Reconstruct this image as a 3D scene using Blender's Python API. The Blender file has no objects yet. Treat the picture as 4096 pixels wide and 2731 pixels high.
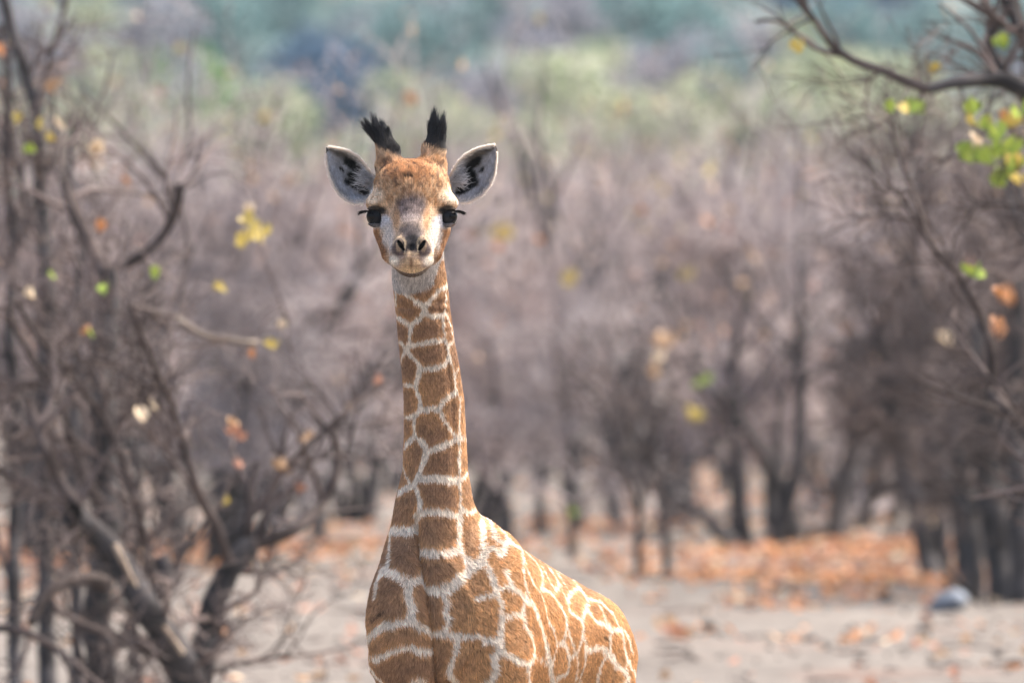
import bpy, math, random
import numpy as np
from mathutils import Vector
from mathutils.bvhtree import BVHTree
from mathutils.kdtree import KDTree

# ------------------------------------------------------------------ camera, world, sun
SC = bpy.context.scene
COL = SC.collection
LENS, SENSOR, HORIZON, CAM_H, GD = 500.0, 36.0, 950.0, 1.85, 35.0
K = SENSOR / LENS / 4096.0                      # tangent of one photograph pixel

cam_data = bpy.data.cameras.new('camera')
cam = bpy.data.objects.new('camera', cam_data)
COL.objects.link(cam)
cam_data.lens = LENS
cam_data.sensor_width = SENSOR
cam_data.clip_start = 0.5
cam_data.clip_end = 5000
cam.location = (0, 0, CAM_H)
cam.rotation_euler = (math.radians(90) - math.atan((1365.5 - HORIZON) * K), 0, 0)
cam_data.dof.use_dof = True
cam_data.dof.focus_distance = GD - 0.05
cam_data.dof.aperture_fstop = 7.1
SC.camera = cam

SUN_EL, SUN_AZ = 56.0, 68.0                     # azimuth clockwise from +Y (straight ahead)
world = bpy.data.worlds.new('World')
SC.world = world
world.use_nodes = True
wt = world.node_tree
bg = wt.nodes['Background']
sky = wt.nodes.new('ShaderNodeTexSky')
sky.sky_type = 'NISHITA'
sky.sun_disc = False
sky.sun_elevation = math.radians(SUN_EL)
sky.sun_rotation = math.radians(SUN_AZ)
sky.air_density = 1.0
sky.dust_density = 6.0
sky.ozone_density = 0.6
wt.links.new(sky.outputs[0], bg.inputs[0])
bg.inputs[1].default_value = 0.142

sun_data = bpy.data.lights.new('sun', 'SUN')
sun_data.energy = 3.2
sun_data.angle = math.radians(20)
sun_data.color = (1.0, 0.95, 0.87)
sun = bpy.data.objects.new('sun', sun_data)
COL.objects.link(sun)
_e, _a = math.radians(SUN_EL), math.radians(SUN_AZ)
sun_dir = Vector((math.cos(_e) * math.sin(_a), math.cos(_e) * math.cos(_a), math.sin(_e)))
sun.rotation_euler = sun_dir.to_track_quat('Z', 'Y').to_euler()
sun.location = (10, 40, 30)

SC.view_settings.view_transform = 'Standard'
SC.view_settings.look = 'None'
SC.view_settings.gamma = 1.0
SC.view_settings.use_curve_mapping = False
SC.view_settings.exposure = 1.25
SC.render.engine = 'CYCLES'
SC.cycles.use_denoising = True
SC.cycles.max_bounces = 8
SC.cycles.diffuse_bounces = 3
SC.cycles.volume_bounces = 1
SC.cycles.use_adaptive_sampling = False
SC.cycles_curves.shape = 'RIBBONS' if hasattr(SC, 'cycles_curves') else 'RIBBONS'

# ------------------------------------------------------------------ helpers
def at(px, py, d):
    """a point seen at pixel (px, py) of the photograph, d metres from the camera"""
    return ((px - 2048.0) * d * K, d, CAM_H - (py - HORIZON) * d * K)


def link(o, parent=None, **props):
    COL.objects.link(o)
    if parent is not None:
        o.parent = parent
    for k, v in props.items():
        o[k] = v
    return o


def empty(name, loc, label, category, group=None):
    o = bpy.data.objects.new(name, None)
    o.location = loc
    o.empty_display_size = 0.1
    COL.objects.link(o)
    o['label'] = label
    o['category'] = category
    if group:
        o['group'] = group
    return o


def mesh_np(name, V, F, mat=None, smooth=True, cols=None):
    V = np.asarray(V, dtype=np.float32)
    me = bpy.data.meshes.new(name)
    F = np.asarray(F)
    me.vertices.add(len(V))
    me.vertices.foreach_set('co', V.ravel())
    n = F.shape[1]
    me.loops.add(F.size)
    me.loops.foreach_set('vertex_index', F.astype(np.int32).ravel())
    me.polygons.add(len(F))
    me.polygons.foreach_set('loop_start', np.arange(0, F.size, n, dtype=np.int32))
    me.polygons.foreach_set('loop_total', np.full(len(F), n, dtype=np.int32))
    me.update(calc_edges=True)
    if smooth:
        me.polygons.foreach_set('use_smooth', np.ones(len(F), dtype=bool))
    if cols is not None:
        a = me.attributes.new('pigment', 'FLOAT_COLOR', 'POINT')
        c = np.ones((len(V), 4), dtype=np.float32)
        c[:, :3] = cols
        a.data.foreach_set('color', c.ravel())
    if mat:
        me.materials.append(mat)
    return me


def material(name, color, rough=0.85, spec=0.3, noise=None, attr=None, sheen=0.0, bump=None):
    """noise = (scale, dark colour, light colour, detail)"""
    m = bpy.data.materials.new(name)
    m.use_nodes = True
    nt = m.node_tree
    b = nt.nodes['Principled BSDF']
    b.inputs['Roughness'].default_value = rough
    b.inputs['Specular IOR Level'].default_value = spec
    b.inputs['Base Color'].default_value = (*color, 1)
    if sheen:
        b.inputs['Sheen Weight'].default_value = sheen
    out = None
    if attr:
        n = nt.nodes.new('ShaderNodeAttribute')
        n.attribute_name = attr
        out = n.outputs['Color']
    if noise:
        tc = nt.nodes.new('ShaderNodeTexCoord')
        ns = nt.nodes.new('ShaderNodeTexNoise')
        ns.inputs['Scale'].default_value = noise[0]
        ns.inputs['Detail'].default_value = noise[3] if len(noise) > 3 else 4
        nt.links.new(tc.outputs['Object'], ns.inputs['Vector'])
        r = nt.nodes.new('ShaderNodeValToRGB')
        r.color_ramp.elements[0].position = 0.3
        r.color_ramp.elements[1].position = 0.7
        r.color_ramp.elements[0].color = (*noise[1], 1)
        r.color_ramp.elements[1].color = (*noise[2], 1)
        nt.links.new(ns.outputs['Fac'], r.inputs['Fac'])
        if out is not None:
            mx = nt.nodes.new('ShaderNodeMix')
            mx.data_type = 'RGBA'
            mx.blend_type = 'MULTIPLY'
            mx.inputs[0].default_value = 1.0
            nt.links.new(out, mx.inputs[6])
            nt.links.new(r.outputs[0], mx.inputs[7])
            out = mx.outputs[2]
        else:
            out = r.outputs[0]
        if bump:
            bp = nt.nodes.new('ShaderNodeBump')
            bp.inputs['Strength'].default_value = bump
            bp.inputs['Distance'].default_value = 0.02
            nt.links.new(ns.outputs['Fac'], bp.inputs['Height'])
            nt.links.new(bp.outputs[0], b.inputs['Normal'])
    if out is not None:
        nt.links.new(out, b.inputs['Base Color'])
    return m


_rs = np.random.RandomState(7)
_LAT = _rs.rand(48, 48, 48).astype(np.float32)


def vnoise(P, scale):
    """smooth value noise in 0..1"""
    q = np.asarray(P, dtype=np.float64) * scale + 100.0
    i = np.floor(q).astype(int)
    f = (q - i)
    f = f * f * (3 - 2 * f)
    i %= 48
    j = (i + 1) % 48
    r = 0
    for a in (0, 1):
        xa = j[:, 0] if a else i[:, 0]
        wa = f[:, 0] if a else 1 - f[:, 0]
        for b in (0, 1):
            yb = j[:, 1] if b else i[:, 1]
            wb = f[:, 1] if b else 1 - f[:, 1]
            for c in (0, 1):
                zc = j[:, 2] if c else i[:, 2]
                wc = f[:, 2] if c else 1 - f[:, 2]
                r = r + _LAT[xa, yb, zc] * wa * wb * wc
    return r


def fbm(P, scale, octs=3):
    s, a, t = 0, 0.5, 0
    for o in range(octs):
        s = s + a * vnoise(np.asarray(P) + 13.7 * o, scale * 2 ** o)
        t += a
        a *= 0.5
    return s / t


def smooth(e0, e1, x):
    t = np.clip((x - e0) / (e1 - e0), 0, 1)
    return t * t * (3 - 2 * t)


def hair_object(name, pts, radii, cols, mat, parent, npts):
    """pts (N, npts, 3) -> one curves object, colour per strand"""
    n = len(pts)
    c = bpy.data.hair_curves.new(name)
    c.add_curves([npts] * n)
    c.attributes['position'].data.foreach_set('vector', pts.astype(np.float32).ravel())
    ra = c.attributes.get('radius') or c.attributes.new('radius', 'FLOAT', 'POINT')
    ra.data.foreach_set('value', radii.astype(np.float32).ravel())
    a = c.attributes.new('pigment', 'FLOAT_COLOR', 'CURVE')
    cc = np.ones((n, 4), dtype=np.float32)
    cc[:, :3] = cols
    a.data.foreach_set('color', cc.ravel())
    c.materials.append(mat)
    o = bpy.data.objects.new(name, c)
    link(o, parent)
    return o


def tube_mesh(polys, sides_fn):
    """polys: list of (points (n,3), radii (n,)) -> V, F (quads) of tapered tubes"""
    Vs, Fs, off = [], [], 0
    for P, R in polys:
        P = np.asarray(P, dtype=float)
        R = np.asarray(R, dtype=float)
        n = len(P)
        k = sides_fn(R[0])
        T = np.gradient(P, axis=0)
        T /= np.linalg.norm(T, axis=1)[:, None] + 1e-9
        ref = np.array([0, 1.0, 0]) if abs(T[0, 1]) < 0.8 else np.array([1.0, 0, 0])
        A = np.cross(T, ref)
        A /= np.linalg.norm(A, axis=1)[:, None] + 1e-9
        B = np.cross(T, A)
        an = np.arange(k) * 2 * math.pi / k
        ring = P[:, None, :] + R[:, None, None] * (np.cos(an)[None, :, None] * A[:, None, :] + np.sin(an)[None, :, None] * B[:, None, :])
        Vs.append(ring.reshape(-1, 3))
        i = np.arange(n - 1)[:, None] * k
        j = np.arange(k)[None, :]
        j2 = (j + 1) % k
        F = np.stack([i + j, i + j2, i + k + j2, i + k + j], axis=-1).reshape(-1, 4) + off
        Fs.append(F)
        off += n * k
    return np.concatenate(Vs), np.concatenate(Fs)
# ------------------------------------------------------------------ the land
def ground_z(x, y):
    x = np.asarray(x, float)
    y = np.asarray(y, float)
    h = np.interp(y, [0, 130, 200, 300, 420, 600, 900, 1300], [0, 0, 0.5, 2.4, 5.6, 15, 62, 95])
    P = np.stack([x.ravel(), y.ravel(), 0 * x.ravel()], 1)
    b = (fbm(P, 0.35, 3) - 0.5).reshape(x.shape) * 0.22 * smooth(40, 60, y) + (fbm(P + 50, 2.2, 2) - 0.5).reshape(x.shape) * 0.07 * smooth(40, 50, y)
    b = b * (1 - 0.8 * smooth(60, 45, y))
    far = (fbm(P + 9, 0.02, 3) - 0.5).reshape(x.shape) * 14 * smooth(250, 700, y)
    return h + b + far


def sand_material():
    m = bpy.data.materials.new('sand')
    m.use_nodes = True
    nt = m.node_tree
    b = nt.nodes['Principled BSDF']
    b.inputs['Roughness'].default_value = 0.95
    b.inputs['Specular IOR Level'].default_value = 0.15
    tc = nt.nodes.new('ShaderNodeTexCoord')

    def noise(scale, detail=4):
        n = nt.nodes.new('ShaderNodeTexNoise')
        n.inputs['Scale'].default_value = scale
        n.inputs['Detail'].default_value = detail
        nt.links.new(tc.outputs['Object'], n.inputs['Vector'])
        return n

    def ramp(n, p0, c0, p1, c1):
        r = nt.nodes.new('ShaderNodeValToRGB')
        r.color_ramp.elements[0].position = p0
        r.color_ramp.elements[1].position = p1
        r.color_ramp.elements[0].color = (*c0, 1)
        r.color_ramp.elements[1].color = (*c1, 1)
        nt.links.new(n.outputs['Fac'], r.inputs['Fac'])
        return r

    def mix(a, b_, f):
        x = nt.nodes.new('ShaderNodeMix')
        x.data_type = 'RGBA'
        nt.links.new(a, x.inputs[6])
        nt.links.new(b_, x.inputs[7])
        nt.links.new(f, x.inputs[0])
        return x.outputs[2]
    sand = ramp(noise(0.9, 6), 0.3, (0.120, 0.104, 0.092), 0.7, (0.205, 0.182, 0.162))
    fine = ramp(noise(9, 3), 0.35, (0.090, 0.077, 0.068), 0.65, (0.235, 0.208, 0.185))
    s1 = nt.nodes.new('ShaderNodeMix')
    s1.data_type = 'RGBA'
    s1.inputs[0].default_value = 0.4
    nt.links.new(sand.outputs[0], s1.inputs[6])
    nt.links.new(fine.outputs[0], s1.inputs[7])
    pink = ramp(noise(0.55, 5), 0.56, (0, 0, 0), 0.68, (0.6, 0.6, 0.6))
    pk = nt.nodes.new('ShaderNodeRGB')
    pk.outputs[0].default_value = (0.20, 0.125, 0.098, 1)
    c = mix(s1.outputs[2], pk.outputs[0], pink.outputs[0])
    # far slope: pale olive and lilac scrub
    sep = nt.nodes.new('ShaderNodeSeparateXYZ')
    nt.links.new(tc.outputs['Object'], sep.inputs[0])
    mr = nt.nodes.new('ShaderNodeMapRange')
    mr.inputs['From Min'].default_value = 150
    mr.inputs['From Max'].default_value = 230
    nt.links.new(sep.outputs['Y'], mr.inputs['Value'])
    hill = ramp(noise(0.045, 5), 0.38, (0.065, 0.095, 0.080), 0.62, (0.135, 0.150, 0.145))
    c = mix(c, hill.outputs[0], mr.outputs[0])
    nt.links.new(c, b.inputs['Base Color'])
    bp_ = nt.nodes.new('ShaderNodeBump')
    bp_.inputs['Strength'].default_value = 0.5
    bp_.inputs['Distance'].default_value = 0.03
    nt.links.new(noise(14, 5).outputs['Fac'], bp_.inputs['Height'])
    nt.links.new(bp_.outputs[0], b.inputs['Normal'])
    return m


def build_ground():
    ys = np.concatenate([np.linspace(-4, 40, 12)[:-1], np.arange(40, 110, 0.25), np.arange(110, 200, 1.0), np.arange(200, 600, 6.0), np.linspace(600, 1290, 60)])
    fx = np.linspace(-1, 1, 161)
    fx = np.sign(fx) * np.abs(fx) ** 2.6
    xs = fx * 330
    X, Y = np.meshgrid(xs, ys, indexing='ij')
    Z = ground_z(X, Y)
    V = np.stack([X, Y, Z], -1).reshape(-1, 3)
    n, m_ = X.shape
    i = np.arange(n - 1)[:, None] * m_
    j = np.arange(m_ - 1)[None, :]
    F = np.stack([i + j, i + m_ + j, i + m_ + j + 1, i + j + 1], -1).reshape(-1, 4)
    link(bpy.data.objects.new('ground', mesh_np('ground', V, F, sand_material())), None, kind='structure')


build_ground()

# ------------------------------------------------------------------ bark, leaves
BARK_NEAR = material('dark_bark', (0.1, 0.09, 0.085), noise=(7, (0.020, 0.017, 0.017), (0.095, 0.085, 0.088), 6), bump=0.5)
BARK_BROWN = material('brown_bark', (0.12, 0.09, 0.08), noise=(6, (0.035, 0.024, 0.021), (0.150, 0.115, 0.105), 5), bump=0.4)
BARK_PALE = material('pale_wood', (0.4, 0.3, 0.22), noise=(9, (0.26, 0.19, 0.14), (0.46, 0.37, 0.29), 4))
BARK_MID = material('grey_bark', (0.16, 0.14, 0.14), noise=(3, (0.020, 0.017, 0.018), (0.095, 0.080, 0.080), 5))
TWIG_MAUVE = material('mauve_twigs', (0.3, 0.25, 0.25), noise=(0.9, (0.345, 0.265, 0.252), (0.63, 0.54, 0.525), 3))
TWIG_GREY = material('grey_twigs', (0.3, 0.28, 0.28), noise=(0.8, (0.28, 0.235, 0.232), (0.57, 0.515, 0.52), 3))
TWIG_NEAR = material('near_twigs', (0.2, 0.16, 0.15), noise=(2.0, (0.07, 0.052, 0.047), (0.24, 0.185, 0.17), 3))


def leaf_mat(name, c0, c1):
    m = material(name, c0, rough=0.5, spec=0.4, noise=(30, c0, c1, 2))
    nt = m.node_tree
    b = nt.nodes['Principled BSDF']
    tr = nt.nodes.new('ShaderNodeBsdfTranslucent')
    mx = nt.nodes.new('ShaderNodeMixShader')
    mx.inputs[0].default_value = 0.2
    src = b.inputs['Base Color'].links[0].from_socket
    nt.links.new(src, tr.inputs['Color'])
    nt.links.new(b.outputs[0], mx.inputs[1])
    nt.links.new(tr.outputs[0], mx.inputs[2])
    nt.links.new(mx.outputs[0], nt.nodes['Material Output'].inputs['Surface'])
    return m


L_YEL = leaf_mat('yellow_leaf', (0.50, 0.36, 0.06), (0.70, 0.56, 0.17))
L_GRN = leaf_mat('green_leaf', (0.20, 0.34, 0.05), (0.46, 0.54, 0.09))
L_ORG = leaf_mat('orange_leaf', (0.46, 0.17, 0.06), (0.64, 0.31, 0.13))
L_RUST = leaf_mat('rust_leaf', (0.34, 0.14, 0.085), (0.56, 0.29, 0.19))
L_PALE = leaf_mat('pale_leaf', (0.62, 0.46, 0.30), (0.78, 0.64, 0.46))
L_TAN = leaf_mat('tan_leaf', (0.42, 0.24, 0.12), (0.60, 0.40, 0.24))


def leaf_mesh(name, mat, L=0.06):
    """a folded butterfly leaf, two lobes with a raised fold"""
    V, F = [], []
    for s in (-1, 1):
        o = len(V)
        prof = [(0, 0), (0.30, 0.22), (0.50, 0.50), (0.42, 0.80), (0.16, 1.0), (0.02, 0.62), (0.0, 0.30)]
        for x, y in prof:
            V.append((s * x * L, y * L, abs(x) ** 1.5 * L * 0.9))
        F += [(o, o + 1, o + 2, o + 6), (o + 6, o + 2, o + 3, o + 5), (o + 5, o + 3, o + 4, o + 4)]
    me = bpy.data.meshes.new(name)
    me.from_pydata(V, [], [f if len(set(f)) == 4 else tuple(dict.fromkeys(f)) for f in F])
    me.materials.append(mat)
    return me


LEAF = {k: leaf_mesh('leaf', m) for k, m in dict(y=L_YEL, g=L_GRN, o=L_ORG, r=L_RUST, p=L_PALE, t=L_TAN).items()}


def put_leaf(root, kind, p, rng, size=1.0):
    o = bpy.data.objects.new('leaf', LEAF[kind])
    loc = Vector(p) - root.location
    o.location = loc
    o.rotation_euler = (rng.uniform(0.6, 2.3), rng.uniform(-0.6, 0.6), rng.uniform(0, 6.28))
    o.scale = (size * rng.uniform(0.7, 1.1), size * rng.uniform(0.75, 1.15), size * rng.uniform(0.5, 1.8))
    link(o, root)


def leaf_soup(name, P, rng, sizes, mat, parent=None, flat=0.0, **props):
    """many small folded leaves in one mesh"""
    n = len(P)
    q = rng.normal(0, 1, (n, 3))
    q /= np.linalg.norm(q, axis=1)[:, None]
    if flat:
        q[:, 2] *= (1 - flat)
        q /= np.linalg.norm(q, axis=1)[:, None]
    w = np.cross(q, rng.normal(0, 1, (n, 3)))
    if flat:
        w[:, 2] *= (1 - flat)
    w /= np.linalg.norm(w, axis=1)[:, None] + 1e-9
    u = np.cross(q, w)
    s = np.asarray(sizes).reshape(-1, 1)
    a = P - q * s
    b = P + q * s
    c = P + w * s * 0.62 + u * s * 0.28
    d = P - w * s * 0.62 + u * s * 0.28
    V = np.stack([a, c, b, d], 1).reshape(-1, 3)
    i = np.arange(n)[:, None] * 4
    F = np.concatenate([i + np.array([[0, 1, 2]]), i + np.array([[0, 2, 3]])])
    me = mesh_np(name, V, F, mat, smooth=False)
    return link(bpy.data.objects.new(name, me), parent, **props)


# ------------------------------------------------------------------ branching
def wander(rng, p, d, L, n, wig, droop=0.0):
    pts = [np.array(p, float)]
    d = np.array(d, float)
    d /= np.linalg.norm(d)
    for k in range(n):
        d = d + rng.normal(0, wig, 3) + np.array((0, 0, droop))
        d /= np.linalg.norm(d)
        pts.append(pts[-1] + d * L / n)
    return np.array(pts), d


def spawn(rng, pts, rad, level, maxlevel, out, count, L, spread=0.9, up=0.25, wig=0.16):
    """side branches on a limb"""
    n = len(pts)
    for k in range(count):
        t = rng.uniform(0.22, 1.0) * (n - 1.001)
        i = int(t)
        f = t - i
        p = pts[i] * (1 - f) + pts[i + 1] * f
        r = (rad[i] * (1 - f) + rad[i + 1] * f)
        ax = pts[i + 1] - pts[i]
        ax /= np.linalg.norm(ax) + 1e-9
        s = rng.normal(0, 1, 3)
        s -= ax * (s @ ax)
        s /= np.linalg.norm(s) + 1e-9
        d = ax * rng.uniform(0.3, 0.9) + s * spread + np.array((0, 0, up))
        l = L * rng.uniform(0.5, 1.15)
        m = 5 if level == 1 else (4 if level == 2 else 3)
        q, _ = wander(rng, p, d, l, m, wig)
        r0 = min(r * 0.65, l * 0.028 + 0.0015)
        rr = np.linspace(r0, max(r0 * 0.35, 0.0014), m + 1)
        out.append((level, q, rr))
        if level < maxlevel:
            spawn(rng, q, rr, level + 1, maxlevel, out, max(2, count - 1), L * 0.55, spread, up, wig)


def tube_obj(name, polys, mat, parent, minr=0.0, **props):
    V, F = tube_mesh([(p, np.maximum(r, minr)) for p, r in polys], lambda r: 8 if r > 0.03 else (5 if r > 0.010 else 3))
    return link(bpy.data.objects.new(name, mesh_np(name, V, F, mat)), parent, **props)


def shrub_proto(seed, H, stems, trunk_mat, twig_mat, leaves=None, density=6, lean=0.35, name='leafless_shrub'):
    """a leafless many-stemmed shrub standing at the origin -> root with children"""
    rng = np.random.RandomState(seed)
    st, tw = [], []
    for s in range(stems):
        a = rng.uniform(0, 2 * math.pi)
        d = np.array((math.cos(a) * lean, math.sin(a) * lean, 1.0))
        L = H * rng.uniform(0.62, 1.0)
        b = np.array((math.cos(a) * 0.12, math.sin(a) * 0.12, -0.08))
        q, dd = wander(rng, b, d, L, 9, 0.13, 0.02)
        r0 = rng.uniform(0.035, 0.062)
        rr = np.linspace(r0, 0.009, 10)
        st.append((q, rr))
        out = []
        spawn(rng, q[2:], rr[2:], 1, 3, out, density, H * 0.36, 0.85, 0.40)
        tw += out
    # long whips at the top
    root = bpy.data.objects.new(name, None)
    parts = {'trunk': (st, trunk_mat), 'limbs': ([(p, r) for l, p, r in tw if l == 1], trunk_mat), 'twigs': ([(p, r) for l, p, r in tw if l > 1], twig_mat)}
    for k, (pl, m) in parts.items():
        tube_obj(k, pl, m, root, 0.0030 if k == 'twigs' else 0.0, **({} if k == 'trunk' else {'kind': 'stuff'}))
    if leaves:
        tips = np.array([p[-1] for l, p, r in tw if l == 3])
        for key, mat, cnt in leaves:
            sel = tips[rng.choice(len(tips), cnt)]
            sel = sel + rng.normal(0, 0.05, sel.shape)
            leaf_soup('leaves', sel, rng, rng.uniform(0.025, 0.05, cnt), mat, root, kind='stuff')
    return root


def whereabouts(x, d):
    c = 2048 + x / (K * d)
    for lim, w in ((350, 'at the left edge'), (900, 'in the left quarter'), (1450, 'just left of the giraffe'), (1950, 'directly behind the giraffe'), (2500, 'just right of the giraffe'), (3000, 'right of centre'), (3600, 'in the right quarter')):
        if c < lim:
            return w
    return 'at the right edge'


def place_copy(proto, loc, rot, scale, label, category, group, used):
    """first use takes the prototype itself, later ones copy it with its parts"""
    if proto.name not in used:
        used.add(proto.name)
        r = proto
        COL.objects.link(r)
    else:
        r = proto.copy()
        COL.objects.link(r)
        for ch in proto.children:
            c = ch.copy()
            COL.objects.link(c)
            c.parent = r
    r.location = loc
    r.rotation_euler = (0, 0, rot)
    r.scale = (scale,) * 3
    r['label'] = label
    r['category'] = category
    if group:
        r['group'] = group
    return r


def build_thicket():
    rng = np.random.RandomState(21)
    protos = []
    for k in range(7):
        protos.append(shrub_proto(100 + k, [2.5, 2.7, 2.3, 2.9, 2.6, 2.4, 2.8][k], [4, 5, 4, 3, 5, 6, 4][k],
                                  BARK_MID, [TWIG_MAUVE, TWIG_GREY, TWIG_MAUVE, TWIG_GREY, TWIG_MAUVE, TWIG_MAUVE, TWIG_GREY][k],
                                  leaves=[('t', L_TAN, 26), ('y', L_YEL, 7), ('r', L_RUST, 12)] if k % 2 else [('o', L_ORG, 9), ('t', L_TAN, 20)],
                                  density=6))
    used = set()
    spots = []
    tries = 0
    bands = [(78, 98, 15, 1.9), (98, 125, 20, 2.0), (125, 160, 22, 2.2), (160, 210, 24, 3.0)]
    for d0, d1, cnt, gap in bands:
        c = 0
        tries = 0
        while c < cnt and tries < 4000:
            tries += 1
            d = rng.uniform(d0, d1)
            hw = d * 0.036 + 1.3
            x = rng.uniform(-hw, hw)
            if all((x - a) ** 2 + ((d - b) * 0.6) ** 2 > gap ** 2 * 0.35 for a, b in spots):
                spots.append((x, d))
                c += 1
    # the thicket goes on at both sides of what the photograph frames
    wide = np.random.RandomState(61)
    n_seen = len(spots)
    for i in range(56):
        d = wide.uniform(80, 200)
        spots.append(((d * 0.036 + wide.uniform(1.3, 5.5)) * (1 if i % 2 else -1), d))
    for i, (x, d) in enumerate(spots):
        pr = protos[i % 7]
        if i == n_seen:
            saved, rng = rng, wide
        s = rng.uniform(0.82, 1.12)
        if d < 98:
            lab, grp = 'leafless shrub in the front of the thicket', 'shrubs at the near edge of the thicket'
        elif d < 140:
            lab, grp = 'leafless mauve-grey shrub in the middle of the thicket', 'shrubs in the middle of the thicket'
        else:
            lab, grp = 'leafless shrub at the far side of the thicket', 'shrubs at the far side of the thicket'
        lab = lab + ', ' + whereabouts(x, d)
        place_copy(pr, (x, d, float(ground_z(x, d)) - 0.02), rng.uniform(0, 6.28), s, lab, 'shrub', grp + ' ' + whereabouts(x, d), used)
    rng = saved
    # low saplings in front of it
    sap = [shrub_proto(500 + k, 1.15, 3, BARK_MID, TWIG_MAUVE, leaves=[('t', L_TAN, 14)], density=4, lean=0.55, name='bare_sapling') for k in range(3)]
    used = set()
    for i in range(44):
        d = rng.uniform(82, 125)
        x = rng.uniform(-1, 1) * (d * 0.036 + 0.4)
        place_copy(sap[i % 3], (x, d, float(ground_z(x, d)) - 0.02), rng.uniform(0, 6.28), rng.uniform(0.6, 1.1), 'knee-high bare sapling in the litter under the thicket, ' + whereabouts(x, d), 'sapling',
                   'saplings under the thicket ' + whereabouts(x, d), used)


build_thicket()


def build_stem_trees():
    rng = np.random.RandomState(44)
    protos = [shrub_proto(300 + k, [3.0, 3.3, 2.8, 3.1, 3.2][k], [2, 1, 3, 2, 2][k], BARK_NEAR, [TWIG_GREY, TWIG_MAUVE][k % 2], density=[3, 5, 3, 4, 3][k], lean=0.13, name='slender_tree',
                          leaves=[('y', L_YEL, 9)] if k % 2 else None) for k in range(5)]
    used = set()
    cols = [330, 455, 640, 745, 835, 1115, 1235, 1395, 1560, 1665, 1770, 1865, 1965, 2035, 2190, 2260, 505, 690, 1290, 1620, 1900, 2110, 150, 40, 1720, 590, 1450, 2320, 2150, 2085, 1925, 1600, 1530, 1360, 1260, 1180, 770, 620, 480, 290, 210, 100, 1810, 2010, 2230, 2290]
    for i, c in enumerate(cols):
        d = 84 + (i * 37 % 38)
        x = (c * 4096 / 2352.0 - 2048) * K * d
        near = d < 100
        place_copy(protos[i % 5], (x, d, float(ground_z(x, d)) - 0.02), rng.uniform(0, 6.28), rng.uniform(0.85, 1.12),
                   ('slender dark bare tree in the front rows of the thicket, ' if near else 'slender dark bare tree deep in the thicket, ') + whereabouts(x, d), 'tree',
                   ('slender trees in the front of the thicket ' if near else 'slender trees deep in the thicket ') + whereabouts(x, d), used)


build_stem_trees()

# ------------------------------------------------------------------ leafy trees of the hillside
HILL_LEAF = {  # blue and teal entries carry distant haze in their foliage colour
    'blue': material('hazed_blue_foliage', (0.05, 0.09, 0.09), noise=(0.5, (0.035, 0.085, 0.17), (0.10, 0.19, 0.29), 3)),
    'green': material('fresh_green_foliage', (0.10, 0.20, 0.05), noise=(0.7, (0.11, 0.26, 0.05), (0.27, 0.46, 0.11), 3)),
    'olive': material('pale_olive_foliage', (0.20, 0.21, 0.12), noise=(0.5, (0.34, 0.38, 0.23), (0.60, 0.62, 0.44), 3)),
    'teal': material('hazed_teal_foliage', (0.08, 0.15, 0.12), noise=(0.5, (0.12, 0.23, 0.23), (0.27, 0.39, 0.39), 3)),
    'lilac': material('dry_lilac_foliage', (0.27, 0.23, 0.24), noise=(0.5, (0.26, 0.25, 0.29), (0.46, 0.43, 0.49), 3)),
}
LAB_H = {
    'blue': 'dark blue-green leafy tree high on the hazy hillside',
    'green': 'fresh bright green tree rising behind the thicket',
    'olive': 'pale olive-green tree at the foot of the hillside',
    'teal': 'teal-green leafy tree on the upper hillside',
    'lilac': 'dry lilac-grey tree on the hillside',
}


def leafy_proto(kind, seed, H=4.2):
    rng = np.random.RandomState(seed)
    root = bpy.data.objects.new({'blue': 'evergreen_tree', 'green': 'green_tree', 'olive': 'olive_green_tree', 'teal': 'leafy_tree', 'lilac': 'dry_tree'}[kind], None)
    trunk, _ = wander(rng, (0, 0, -0.2), (0.05, 0, 1), H * 0.6, 6, 0.10)
    polys = [(trunk, np.linspace(0.14, 0.05, 7))]
    lobes = []
    for k in range(9):
        a = rng.uniform(0, 6.28)
        i = rng.randint(3, 7)
        q, _ = wander(rng, trunk[i], (math.cos(a), math.sin(a), rng.uniform(0.4, 1.2)), H * rng.uniform(0.25, 0.42), 4, 0.14)
        polys.append((q, np.linspace(0.05, 0.012, 5)))
        lobes.append((q[-1], rng.uniform(0.45, 0.85)))
        lobes.append((q[2], rng.uniform(0.35, 0.6)))
    tube_obj('trunk', polys, BARK_MID, root)
    P = []
    for c, r in lobes:
        n = int(190 * r / 0.6)
        v = rng.normal(0, 1, (n, 3))
        v /= np.linalg.norm(v, axis=1)[:, None]
        v *= (r * rng.uniform(0.5, 1.05, n) ** 0.6)[:, None] * np.array((1.15, 1.15, 0.8))
        P.append(c + v)
    P = np.concatenate(P)
    leaf_soup('crown', P, rng, rng.uniform(0.06, 0.12, len(P)), HILL_LEAF[kind], root)
    return root


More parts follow.
